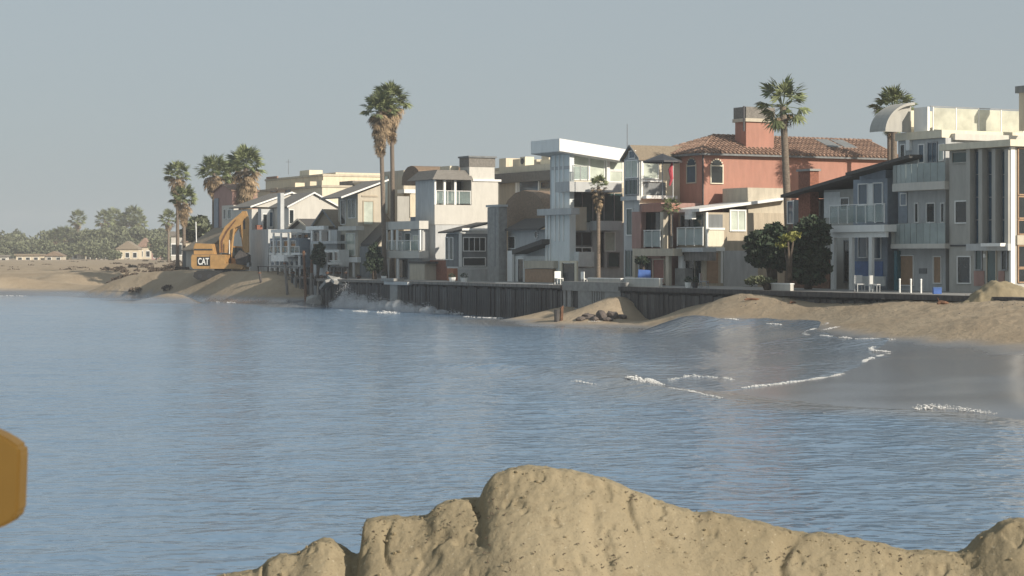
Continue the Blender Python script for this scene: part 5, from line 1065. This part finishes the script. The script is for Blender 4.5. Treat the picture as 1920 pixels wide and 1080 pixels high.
# two dark trees on the patio
def px_tree(x, y, v, blobs_px, n, size, label, m, seed):
    u = U(x, v); X, Y = world(u, v); ppm = FPX / Y; z0 = Z(y, u, v)
    bl = [((bx - x) / ppm, rs.uniform(-.5, .5), (y - by) / ppm, rx / ppm, max(rx, ry) / ppm * .8, ry / ppm) for bx, by, rx, ry in blobs_px]
    return tree(X, Y, z0, bl, n, size, label, m, .16, seed=seed)
px_tree(1450, 533, -4.2, [(1425, 450, 27, 20), (1450, 438, 25, 20), (1412, 465, 18, 18), (1465, 460, 22, 24), (1430, 485, 30, 18), (1460, 490, 24, 18), (1448, 470, 30, 26)], 7000, .17, 'dark green bushy tree spreading left over the patio, the larger of the two', 'leaf_dark', 71)
px_tree(1515, 533, -2.6, [(1520, 425, 26, 20), (1500, 445, 24, 22), (1535, 440, 22, 24), (1510, 470, 32, 24), (1530, 490, 28, 30), (1495, 500, 24, 30), (1515, 518, 30, 16)], 7000, .17, 'dark green tree filling the corner below the blue grey deck house', 'leaf_dark', 72)
px_tree(1480, 515, -4.9, [(1478, 446, 14, 5), (1490, 440, 12, 5), (1470, 458, 12, 6)], 350, .16, 'light yellow green spray of leaves between the two dark trees', 'leaf_yellow', 73)
px_tree(1440, 534, -5.3, [(1420, 525, 22, 8), (1440, 528, 18, 7), (1408, 530, 10, 6)], 900, .1, 'low dry shrub at the foot of the larger dark tree', 'leaf_grey', 74)
px_tree(596, 520, -4.6, [(598, 470, 11, 14), (592, 482, 10, 14), (602, 488, 9, 12)], 1500, .16, 'round dark bush hanging over the ruined piles', 'leaf_dark', 75)
px_tree(702, 520, -4.0, [(700, 478, 12, 22), (706, 492, 12, 18), (694, 496, 10, 14)], 2000, .16, 'dark ivy like shrub under the lean to roof by the palms', 'leaf_dark', 76)
px_tree(1205, 506, -4.4, [(1203, 486, 10, 6), (1198, 491, 8, 5), (1210, 492, 7, 5)], 500, .1, 'small dark purple shrub in a pot beside the blue canvas', 'leaf_dark', 77)

# ------------------------------------------------------------------ excavator
EX, EY = PD(418, 500, 207)[0], 207.0; ez = ground(EX, EY); ez = min(ez, 2.45) - .4
t = empty('excavator', (EX, EY, ez), 'yellow tracked excavator with raised folded boom working on the sand bank', 'excavator', rz=R(-6))
for sy in (-1.35, 1.35):
    mb = MB(); pr = [(-2.3, .0), (2.3, 0), (2.7, .35), (2.55, .8), (2.2, .95), (-2.2, .95), (-2.6, .75), (-2.7, .35)]
    mb.prism(pr, 1, sy - .3, sy + .3); tr = mb.build('track', 'black_rubber', t)
    for k in range(5): MB().tube((-2 + k * 1.0, sy - .34, .4), (-2 + k * 1.0, sy + .34, .4), .22, n=10).build('roller', 'dark_metal', tr)
MB().box((-1.6, -1.0, .35), (1.6, 1.0, .9)).build('undercarriage', 'dark_metal', t); MB().tube((0, 0, .9), (0, 0, 1.12), .9, n=16).build('slew_ring', 'dark_metal', t)
B0 = 1.13
MB().prism([(-2.75, B0), (2.4, B0), (2.4, B0 + .35), (1.2, B0 + .55), (-2.75, B0 + .55)], 1, -1.5, 1.5).build('platform', 'yellow_paint', t)
MB().prism([(-2.95, B0 + .25), (-2.75, B0), (-2.2, B0), (-2.2, B0 + 1.45), (-2.85, B0 + 1.45), (-2.95, B0 + 1.2)], 1, -1.52, 1.52).build('counterweight', 'yellow_paint', t)
hood = MB().prism([(-2.2, B0 + .55), (.6, B0 + .55), (.6, B0 + 1.45), (-2.2, B0 + 1.45)], 1, -1.5, 1.5).build('side_panel', 'yellow_paint', t)
MB().prism([(-2.75, B0 + 1.48), (-.6, B0 + 1.48), (-.9, B0 + 2.55), (-2.6, B0 + 2.62), (-2.78, B0 + 2.2)], 1, -1.2, 1.3).build('engine_hood', 'yellow_paint', t)
MB().box((-2.7, -1.24, B0 + 1.9), (-.8, -1.203, B0 + 2.05)).build('vent_strip', 'dark_metal', t)
MB().box((-1.0, -1.52, B0 + .05), (-.96, -1.503, B0 + 1.4)).build('panel_gap', 'dark_metal', t)
plate = MB().box((-2.32, -1.55, B0 + .32), (-.98, -1.523, B0 + 1.22)).build('black_panel', 'black_print', t)
cu = bpy.data.curves.new('lettering', 'FONT'); cu.body = 'CAT'; cu.size = .95; cu.extrude = .01; cu.align_x = 'CENTER'; cu.offset = .022
tmp = bpy.data.objects.new('tmp', cu); C.objects.link(tmp); bpy.context.view_layer.update()
me = bpy.data.meshes.new_from_object(tmp.evaluated_get(bpy.context.evaluated_depsgraph_get())); bpy.data.objects.remove(tmp); me.materials.clear(); me.materials.append(M['white_print'])
o = bpy.data.objects.new('lettering', me); C.objects.link(o); o.parent = plate; o.location = (-1.65, -1.575, B0 + .44); o.rotation_euler = (R(90), 0, 0); o.scale = (.62, 1, 1)
cab = MB().prism([(.75, B0 + .5), (2.25, B0 + .4), (2.35, B0 + 1.3), (1.9, B0 + 2.3), (.75, B0 + 2.35)], 1, .45, 1.45).build('cab', 'yellow_paint', t)
MB().prism([(.9, B0 + 1.1), (2.2, B0 + 1.1), (1.85, B0 + 2.15), (.9, B0 + 2.2)], 1, .42, .448).build('cab_window', 'dark_glass', cab)
def beam(name, pts, wds, m='yellow_paint', hw=.28, par=None, y=0.0):
    """plate boom: centre line pts with half depths wds, in the machine's xz plane"""
    up, dn = [], []
    for i, p in enumerate(pts):
        a = Vector(pts[max(i - 1, 0)]); b = Vector(pts[min(i + 1, len(pts) - 1)]); d = (b - a).normalized(); n = Vector((-d.y, d.x)); p = Vector(p); up.append(tuple(p + n * wds[i])); dn.append(tuple(p - n * wds[i]))
    return MB().prism(up + dn[::-1], 1, y - hw, y + hw).build(name, m, par or t)
ppx = lambda x, y: ((x - 418) * EY / FPX, (HC - (y - HOR) * EY / FPX) - ez)
boom = beam('boom', [ppx(421, 474), ppx(423, 448), ppx(432, 431), ppx(448, 414), ppx(459, 402)], [.45, .62, .6, .45, .3])
beam('boom_edge', [ppx(417, 474), ppx(417, 452), ppx(426, 434), ppx(444, 412)], [.06, .09, .09, .05], 'rust_wood', .32, boom)
arm = beam('stick', [ppx(459, 396), ppx(460, 412), ppx(461, 440), ppx(464, 474)], [.22, .42, .34, .2], hw=.22); beam('stick_slot', [ppx(459, 408), ppx(460, 430)], [.1, .1], 'dark_metal', .225, arm)
bk = MB().prism([ppx(462, 474), ppx(452, 470), ppx(444, 480), ppx(446, 494), ppx(458, 500), ppx(468, 492), ppx(468, 478)], 1, -.7, .7).build('bucket', 'dark_timber', t)
for k in range(4): MB().box((ppx(466, 0)[0], -.6 + k * .36, ppx(0, 500)[1]), (ppx(470, 0)[0], -.45 + k * .36, ppx(0, 492)[1])).build('tooth', 'grey_metal', bk)
def cyl(p, q, y): MB().tube((p[0], y, p[1]), (q[0], y, q[1]), .12, n=8).build('hydraulic_cylinder', 'yellow_paint', t); MB().tube(((p[0] + q[0]) / 2, y, (p[1] + q[1]) / 2), (q[0], y, q[1]), .07, n=8).build('piston_rod', 'grey_metal', t)
cyl(ppx(436, 474), ppx(441, 428), -.45); cyl(ppx(444, 418), ppx(457, 410), 0.5); cyl(ppx(452, 425), ppx(458, 466), .0)
MB().path([(*[ppx(440, 430)[0]], -.35, ppx(440, 430)[1]), (ppx(450, 424)[0], -.4, ppx(450, 424)[1]), (ppx(454, 445)[0], -.35, ppx(454, 445)[1])], [.05, .05, .05], 6).build('hose', 'black_rubber', t)
MB().prism([ppx(436, 494), ppx(452, 498), ppx(463, 500), ppx(464, 506), ppx(440, 507)], 1, -1.0, 1.0).build('front_step', 'yellow_paint', t)
MB().tube((ppx(434, 476)[0], -.8, ppx(0, 476)[1]), (ppx(434, 450)[0], -.8, ppx(0, 450)[1]), .05, n=6).build('guard_rail', 'white_paint', t)
MB().tube((ppx(371, 454)[0], -.8, ppx(0, 454)[1]), (ppx(370, 416)[0], -.8, ppx(0, 416)[1]), .06, n=6).build('mast', 'white_paint', t)

# ------------------------------------------------------------------ near machine part at the left edge
YN = 4.0
def np_(x, y): return PD(x, y, YN)
t = empty('machine_part', np_(-60, 980), 'shade darkened ochre painted steel arm end with cut corners at the left edge close to the camera', 'machine part')
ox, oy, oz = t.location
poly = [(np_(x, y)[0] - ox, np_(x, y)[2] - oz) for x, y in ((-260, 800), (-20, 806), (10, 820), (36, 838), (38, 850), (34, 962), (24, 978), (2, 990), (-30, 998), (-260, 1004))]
pl = MB().prism(poly, 1, 0, .07).build('arm_plate', 'shaded_ochre_paint', t)
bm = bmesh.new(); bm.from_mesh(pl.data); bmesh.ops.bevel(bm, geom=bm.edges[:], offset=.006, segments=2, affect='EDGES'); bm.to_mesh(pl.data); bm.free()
MB().tube((-.02, -.012, .075), (-.02, 0, .075), .02, n=12).build('bolt', 'shaded_ochre_paint', t)
MB().box((-.20, .075, -.4), (-.14, .12, .2)).build('bracket', 'shaded_ochre_paint', t); MB().box((-.2, .03, -2.9), (-.12, .14, -.2)).build('post', 'dark_metal', t)

# ------------------------------------------------------------------ rocks, pile stump, driftwood, beach pile
def rock_mesh(name, s, seed, par=None, m='rock', loc=(0, 0, 0)):
    bm = bmesh.new(); bmesh.ops.create_icosphere(bm, subdivisions=2, radius=1); rr = random.Random(seed); off = Vector((rr.random() * 9, rr.random() * 9, 0)); from mathutils import noise as N
    for v in bm.verts: v.co *= 1 + .45 * N.noise(v.co * 1.4 + off); v.co = Vector((v.co.x * s[0], v.co.y * s[1], v.co.z * s[2]))
    me = bpy.data.meshes.new(name); bm.to_mesh(me); bm.free(); me.materials.append(M[m]); o = bpy.data.objects.new(name, me); C.objects.link(o); o.location = loc; o.parent = par; return o
RL = [(1088, 600, .35, .22, 'low flat dark rock at the left end of the rock line'), (1103, 597, .5, .28, 'wide low dark rock second from the left of the line'), (1127, 596, .42, .5, 'tallest dark rock in the middle of the line'), (1148, 596, .5, .38, 'rounded dark rock right of the tallest one'), (1166, 594, .4, .2, 'small dark rock at the right end of the line'), (1115, 599, .3, .22, 'small rock in front of the tallest one'), (1138, 600, .4, .2, 'flat rock low between the tallest and the rounded rock')]
for i, (x, y, sx, sz, lab) in enumerate(RL): X, Y, z_ = march(x, y + 2); o = rock_mesh('rock', (sx * .9, .35, sz * .8), i, loc=(X, Y, z_ + sz * .35)); tag(o, lab, 'rock', 'dark rocks at the water edge')
X, Y, z_ = PX(593, 572, .1); tag(rock_mesh('boulder', (.9, .8, .8), 31, m='concrete', loc=(X, Y, .35)), 'round grey brown boulder in the surf below the ruined piles', 'boulder')
X, Y, z_ = march(1047, 603); t = empty('pile_stump', (X, Y, z_ - .15), 'short rusty broken pile stump standing alone at the water edge', 'pile'); MB().path([(-.1, 0, 0), (-.1, 0, .9)], [.17, .17], 8).build('shaft', 'dark_timber', t); MB().path([(.18, .05, .1), (.22, .05, 1.0), (.32, .05, 1.15)], [.12, .11, .04], 7).build('splinter', 'rust_wood', t)
def drift(x, y, L_, ang, r, lab, m='rust_wood'):
    X, Y, z_ = march(x, y)
    t = empty('driftwood', (X, Y, z_ + r * .5), lab, 'driftwood', 'driftwood on the beach', rz=R(ang)); MB().path([(-L_ / 2, 0, 0), (-L_ * .2, .06, r * .6), (L_ * .15, -.04, r * .4), (L_ / 2, 0, r * .2)], [r * .6, r, r * .9, r * .3], 7).build('log', m, t); MB().path([(-L_ * .3, .04, r * .5), (-L_ * .42, .12, r * 3)], [r * .4, r * .15], 5).build('twig', m, t)
drift(1413, 563, 1.1, 5, .07, 'dark driftwood stick lying left of the beach centre'); drift(1487, 570, .4, 0, .06, 'small dark scrap of wood right of the long stick'); drift(1768, 571, .6, 10, .1, 'dark lump of wood below the debris line'); drift(1690, 562, 2.2, 4, .07, 'long brown branch at the left of the debris line', 'grey_timber'); drift(1745, 558, 2.4, 8, .06, 'long brown branch running up to the sand pile', 'grey_timber'); drift(1612, 553, .7, 0, .05, 'thin stick close to the dark sea wall'); drift(1818, 564, .7, 60, .08, 'short stick leaning on the left foot of the sand pile')
# dry scrub and wrack on the far sand bank
rr = random.Random(77); bl = []
for i in range(80):
    x = rr.uniform(195, 355); y = rr.uniform(485, 512); X, Y, z_ = PX(x, y, 2.7); z_ = ground(X, Y); bl.append((X, Y, z_ + .1, rr.uniform(.3, 1.1), rr.uniform(.3, 1.4), rr.uniform(.15, .4)))
for i in range(14):
    x = rr.uniform(0, 200); y = rr.uniform(492, 506); X, Y, z_ = PX(x, y, 2.6); z_ = ground(X, Y); bl.append((X, Y, z_ + .05, rr.uniform(.3, 1.2), .5, .12))
lv, lf = leaf_cloud(bl, 9000, .16, 5); o = meshobj('dune_scrub', lv, lf, 'bark'); o['kind'] = 'stuff'
# crumbs and clods on the mound
rr = random.Random(15); wm = MB()
for i in range(420):
    x = rr.uniform(-2.3, 3.9); y = 14.88 - abs(rr.gauss(0, .32)); z_ = mound_z(x, y); s_ = rr.uniform(.003, .008) if rr.random() < .92 else rr.uniform(.008, .018)
    wm.sphere((x, y, z_ + s_ * .4), s_, 5, 3, (rr.uniform(.8, 1.5), 1, rr.uniform(.6, 1)))
o = wm.build('sand_clods', 'mound_sand', fix=False); o['kind'] = 'stuff'
# pebbles and shell scraps
rr = random.Random(21)
mbs = MB()
for i in range(260):
    x = rr.uniform(1380, 1920); y = 551 + abs(rr.gauss(0, 11)) + (x - 1380) * .004; X, Y, z_ = march(x, y)
    s = rr.uniform(.015, .05); mbs.sphere((X, Y, z_ + s * .3), s, 5, 3, (1.3, 1, .6))
o = mbs.build('beach_debris', 'grey_timber', fix=False); o['kind'] = 'stuff'
# sand pile
X, Y, z_ = PX(1878, 562, 2.3); t = empty('sand_pile', (X, Y, 2.1), 'rounded heap of bright sand in front of the modern house at the right', 'sand heap')
gx_, gy_ = np.meshgrid(np.linspace(-2.2, 4.2, 90), np.linspace(-1.6, 1.6, 50)); cx1 = np.interp(gx_, [-2.2, -1.75, -1.1, -.3, .5, 1.1, 1.6, 4.2], [0, .25, .95, 1.22, 1.12, .85, .7, .6]); gz_ = cx1 * np.clip(1 - (gy_ / 1.5) ** 2, 0, 1) ** .8 + fbm(gx_ * 1.4, gy_ * 1.4, 4) * .16 - .05 - .12 * (np.exp(-((gx_ + 1.1) / .16) ** 2) + .7 * np.exp(-((gx_ - 1.3) / .2) ** 2))
o = gridmesh('heap', gx_, gy_, gz_, 'mound_sand'); o.parent = t
# weed and twigs on the foreground mound
rr = random.Random(5); wm = MB()
for i in range(150):
    cxp = rr.choice([(700, 1010), (830, 990), (905, 960), (925, 1040), (1130, 1020), (1140, 1060), (1340, 965), (1450, 1050), (1500, 1003), (1650, 1022), (1180, 940), (1700, 1045), (880, 1000), (1010, 1040), (1250, 1000)]); x = cxp[0] + rr.gauss(0, 28); y = cxp[1] + rr.gauss(0, 14)
    best = None
    for Yd in np.arange(15.4, 13.0, -.015):
        Xd, _, zd_ = PD(x, y, Yd)
        if mound_z(Xd, Yd) >= zd_: best = (Xd, Yd, mound_z(Xd, Yd))
    if best:
        a = rr.uniform(0, 6.28); L_ = rr.uniform(.006, .03); p = Vector(best) + Vector((0, -.005, .006)); wm.path([p, p + Vector((math.cos(a) * L_ * .5, -.004, math.sin(a) * L_ * .5)), p + Vector((math.cos(a + .6) * L_, -.004, math.sin(a + .6) * L_))], [.004, .0045, .002], 4)
o = wm.build('twigs', 'bark', fix=False); o['kind'] = 'stuff'

# ------------------------------------------------------------------ patio furniture
def on_patio(x, v): u = U(x, v); X, Y = world(u, v); return X, Y, 2.47
def chair(x, v, label, m='white_paint', rz=0):
    X, Y, z_ = on_patio(x, v); t = empty('patio_chair', (X, Y, z_), label, 'chair', 'patio chairs', rz=rz)
    MB().box((-.25, -.25, .4), (.25, .25, .46)).build('seat', m, t); MB().box((-.25, .2, .46), (.25, .26, .95)).build('backrest', m, t)
    for a in (-.22, .22):
        for b in (-.22, .22): MB().box((a - .02, b - .02, 0), (a + .02, b + .02, .4)).build('leg', m, t)
chair(1048, -4.9, 'white patio chair beside the pale gate posts', rz=.4); chair(1098, -5.0, 'white patio chair left of the pale patio wall', rz=2); chair(1640, -3.5, 'grey chair under the white deck posts', 'grey_stucco', rz=1); chair(1612, -3.3, 'grey chair at the left under the white deck', 'grey_stucco', rz=.2); chair(1320, -4.5, 'grey chair by the tan garage door', 'grey_metal', 1.2)
for i, (x, lab) in enumerate(((1687, 'white bollard left of the tan door'), (1708, 'white bollard right of the tan door'), (1727, 'cream bollard under the wall sign'))):
    X, Y, z_ = on_patio(x, -3.5); t = empty('bollard', (X, Y, z_), lab, 'bollard', 'patio bollards'); MB().tube((0, 0, 0), (0, 0, .72), .05, n=8).build('post', 'white_print', t); MB().sphere((0, 0, .74), .065, 8, 5).build('cap', 'white_print', t)
X, Y, z_ = on_patio(1757, -4); t = empty('cool_box', (X, Y, z_), 'dark blue cool box on the patio beside the tan doors', 'cool box'); MB().box((-.22, -.16, 0), (.22, .16, .3)).build('body', 'canvas_blue', t); MB().box((-.23, -.17, .303), (.23, .17, .36)).build('lid', 'blue_paint', t)
X, Y, z_ = on_patio(1208, -4.6); t = empty('covered_grill', (X, Y, z_), 'grill under a blue canvas cover behind the low patio wall', 'grill'); MB().prism([(-.45, .1), (.45, .1), (.4, 1.1), (-.4, 1.15)], 1, -.3, .3).build('cover', 'canvas_blue', t)
for a in (-.35, .35): MB().box((a - .03, -.05, 0), (a + .03, .05, .12)).build('foot', 'dark_metal', t)
for i, (x, v, lab, r) in enumerate(((870, -5.4, 'white planter tub on the sea wall left of the grey wall', .3), (848, -5.4, 'white planter tub before the terracotta base', .3), (1290, -4.8, 'dark plant pot near the white post', .22), (1303, -4.8, 'dark plant pot beside the tan garage door', .22), (720, -5.8, 'white tub on the platform by the palm trunks', .25))):
    X, Y, z_ = on_patio(x, v); t = empty('plant_pot', (X, Y, z_), lab, 'plant pot'); MB().tube((0, 0, 0), (0, 0, .35), r * .75, r, 10).build('pot', 'white_print' if 'white' in lab else 'dark_metal', t); lv, lf = leaf_cloud([(0, 0, .5, r, r, .22)], 90, .07, i); meshobj('leaves', lv, lf, 'leaf_dark', t)
# terrace furniture on the curved roof house
uz = U(1742, 1.6); zt_ = Z(245, U(1773, 1.4), 1.4) 
for i, (x, lab) in enumerate(((1787, 'folded lounge chair on the roof terrace, left one'), (1845, 'broad lounge chair on the roof terrace, right one'))):
    v = V(x, uz + 1.0); X, Y = world(uz + 1.0, v); t = empty('lounge_chair', (X, Y, zt_), lab, 'chair', rz=ROT); MB().box((-.5, -.3, .35), (.5, .3, .45)).build('seat', 'beige_stucco', t); MB().prism([(-.5, .45), (-.25, .45), (-.05 + i * .1, 1.05), (-.2, 1.05)], 1, -.3, .3).build('backrest', 'grey_stucco', t)
    for a in (-.45, .45): MB().box((a - .03, -.28, 0), (a + .03, .28, .35)).build('leg', 'grey_metal', t)
for i, (x, wd_) in enumerate(((1760, .9), (1779, .6), (1800, 1.1), (1822, .8), (1838, .7), (1860, 1.0), (1876, .5))):
    v = V(x, uz + 1.3); X, Y = world(uz + 1.3, v); t = empty('planter', (X, Y, zt_), ['narrow planter at the left end of the roof terrace', 'short planter second from left on the roof terrace', 'long planter near the middle of the roof terrace', 'planter right of the middle on the roof terrace', 'planter under the broad lounge chair', 'long planter towards the right of the roof terrace', 'small planter at the right end of the terrace row'][i], 'planter', rz=ROT)
    MB().box((-wd_ / 2, -.2, 0), (wd_ / 2, .2, .32)).build('trough', 'taupe_stucco', t); lv, lf = leaf_cloud([(0, 0, .38, wd_ / 2, .2, .12)], 140, .07, 300 + i); meshobj('leaves', lv, lf, 'leaf_grey', t)
# antennas on far roofs
X, Y, z_ = PD(541, 322, 226); t = empty('roof_mast', (X, Y, z_ - .3), 'thin aerial mast above the cream apartment block', 'mast'); MB().tube((0, 0, 0), (0, 0, 1.7), .03, n=6).build('pole', 'grey_metal', t); MB().tube((-.3, 0, 1.4), (.3, 0, 1.4), .02, n=6).build('aerial', 'grey_metal', t)

# ------------------------------------------------------------------ foam and spray
def foam_line(pts, wd, th, seed, z=None, gap=0.0, wscale=1.0):
    """broken crest of foam following photo points laid on the water"""
    rr = random.Random(seed); W_ = []
    for x, y in pts:
        if z is None: X, Y, zz = march(x, y)
        else: X, Y, zz = PX(x, y, z)
        W_.append(Vector((X, Y, zz)))
    mb = MB()
    for a, b in zip(W_[:-1], W_[1:]):
        L_ = (b - a).length; n = min(2200, max(2, int(L_ / (wd * .09))))
        for i in range(n):
            q = a.lerp(b, (i + rr.random()) / n); md = max(.12, .55 + 1.1 * mnoise.noise(Vector((q.x * 1.1 + seed, q.y * .7, seed * 3.3))))
            if rr.random() < gap or md < .3 + gap * .4: continue
            p = q + Vector((rr.gauss(0, wd * .5), rr.gauss(0, wd * .9) * md, 0)); s = wd * rr.uniform(.08, .25) * md
            mb.sphere((p.x, p.y, p.z + rr.random() ** 2 * th * md), s, 5, 3, (rr.uniform(.9, 2.4) * wscale, 1.0, min(.8, th / s)))
    o = mb.build('foam', 'foam_white', smooth=True, fix=False); o['kind'] = 'stuff'; return o
foam_line([(1548, 606), (1553, 606), (1530, 615), (1505, 625)], .10, .04, 1, gap=.2)
foam_line([(1505, 626), (1530, 622), (1575, 613)], .12, .04, 2, gap=.3)
foam_line([(1500, 627), (1540, 629), (1570, 633), (1610, 636), (1650, 636), (1678, 637)], .11, .045, 3, gap=.1)
foam_line([(1676, 637), (1650, 645), (1632, 653), (1636, 658), (1676, 661), (1650, 667), (1622, 676), (1618, 682)], .10, .045, 4, gap=.1)
foam_line([(1588, 699), (1560, 706), (1510, 714), (1450, 722), (1390, 729)], .09, .04, 5, gap=.08)
foam_line([(1360, 598), (1385, 600), (1405, 603), (1440, 608), (1465, 609)], .12, .04, 6, gap=.25)
foam_line([(1706, 767), (1740, 763), (1770, 764), (1800, 770), (1835, 773), (1862, 778)], .14, .16, 7, gap=.05)
foam_line([(1715, 768), (1760, 767), (1810, 774)], .13, .10, 71, gap=.2)
foam_line([(1178, 710), (1200, 713), (1222, 717), (1235, 720)], .16, .10, 8, gap=.15)
foam_line([(1205, 716), (1225, 720), (1240, 722), (1215, 713)], .14, .08, 81, gap=.2)
foam_line([(1240, 716), (1290, 706), (1340, 708), (1390, 714)], .08, .06, 9, gap=.55)
foam_line([(1245, 726), (1290, 733), (1320, 740), (1352, 748)], .08, .05, 10, gap=.4)
foam_line([(1058, 716), (1080, 716), (1118, 722)], .09, .06, 11, gap=.5)
foam_line([(800, 589), (830, 588), (870, 589), (905, 589), (935, 592)], .3, .12, 12, gap=.1, z=.02)
foam_line([(870, 594), (920, 596), (980, 597)], .2, .05, 13, gap=.6, z=.02)
foam_line([(1072, 605), (1120, 605), (1165, 601)], .12, .06, 14, gap=.3); foam_line([(85, 553), (130, 553)], .3, .12, 15, gap=.3, z=.05); foam_line([(278, 558), (290, 558)], .3, .12, 16, gap=.2, z=.1)
foam_line([(405, 567), (440, 568)], .3, .12, 17, gap=.35, z=.05); foam_line([(560, 575), (572, 572), (590, 574)], .3, .25, 18, gap=.1, z=.05); foam_line([(640, 582), (700, 586), (760, 588)], .25, .12, 19, gap=.3, z=.03); foam_line([(0, 555), (60, 555)], .2, .06, 20, gap=.5, z=.05)
foam_line([(1544, 775), (1550, 775)], .06, .05, 21, gap=.2)
rr = random.Random(9); mb = MB()
def plume(x, y, h_, wd, n, v=VW - 1.0):
    u = U(x, v); X, Y = world(u, v)
    for i in range(n):
        f = rr.random() ** 1.5; a = rr.gauss(0, 1); p = Vector((X + (a * wd * (.35 + f * .6)) * RX * 1.2 + rr.gauss(0, .2), Y + a * wd * RY * .5 + rr.gauss(0, .3), .0 + f * h_ * math.exp(-a * a * .35))); s = rr.uniform(.012, .055) * (1.2 - f * .6)
        q = [p + Vector((rr.uniform(-s, s), rr.uniform(-s, s), rr.uniform(-s, s))) for _ in range(4)]; mb.add(q, [(0, 1, 2), (0, 3, 1), (1, 3, 2), (2, 3, 0)])
for args in ((648, 577, 1.1, 1.0, 3000), (690, 578, .8, 2.4, 4500), (740, 580, .6, 2.2, 3500), (648, 575, 2.3, 1.2, 1900), (662, 575, 1.6, 1.2, 1500), (680, 575, 1.3, 1.6, 1500), (700, 576, 1.5, 1.3, 1300), (722, 578, 1.1, 1.5, 1200), (745, 580, 1.0, 1.2, 900), (765, 582, .9, 1.2, 800), (800, 585, .9, .7, 500), (630, 575, .8, 1.0, 600), (850, 588, .5, .5, 150)): plume(*args)
o = mb.build('wave_spray', 'spray', fix=False); o['kind'] = 'stuff'

# fine mist hanging in the splash
mb = MB(); rr = random.Random(41)
for i in range(26):
    x = 628 + i * 8.2 + rr.uniform(-4, 4); v_ = VW - .9 - rr.uniform(0, .8); u_ = U(x, v_); X, Y = world(u_, v_); hh = np.interp(x, [620, 650, 690, 740, 800, 850], [.7, 1.7, 1.2, 1.0, .7, .35]) * rr.uniform(.5, 1.05)
    mb.sphere((X, Y, .02 + hh * .45), 1.0, 12, 8, (rr.uniform(.3, .6), .5, hh * .6))
o = mb.build('spray_mist', 'spray', smooth=True, fix=False); o['kind'] = 'stuff'
m = bpy.data.materials.new('mist_air'); m.use_nodes = True; n = m.node_tree; n.nodes.remove(n.nodes['Principled BSDF'])
pv = n.nodes.new('ShaderNodeVolumePrincipled'); pv.inputs['Color'].default_value = (.93, .94, .95, 1); pv.inputs['Density'].default_value = .8
n.links.new(pv.outputs[0], n.nodes['Material Output'].inputs['Volume']); o.data.materials.clear(); o.data.materials.append(m)
# ------------------------------------------------------------------ haze
hz = MB().box((-1150, -70, -4), (1150, 960, 24), 0).build('haze', 'foam_white', fix=False); hz['kind'] = 'stuff'
m = bpy.data.materials.new('haze_air'); m.use_nodes = True; n = m.node_tree; n.nodes.remove(n.nodes['Principled BSDF'])
pv = n.nodes.new('ShaderNodeVolumePrincipled'); pv.inputs['Color'].default_value = (.95, .97, 1, 1); pv.inputs['Density'].default_value = .00030; pv.inputs['Anisotropy'].default_value = 0
n.links.new(pv.outputs[0], n.nodes['Material Output'].inputs['Volume']); hz.data.materials.clear(); hz.data.materials.append(m)
for o in list(bpy.data.objects):
    if o.name == 'patio_frame': bpy.data.objects.remove(o)
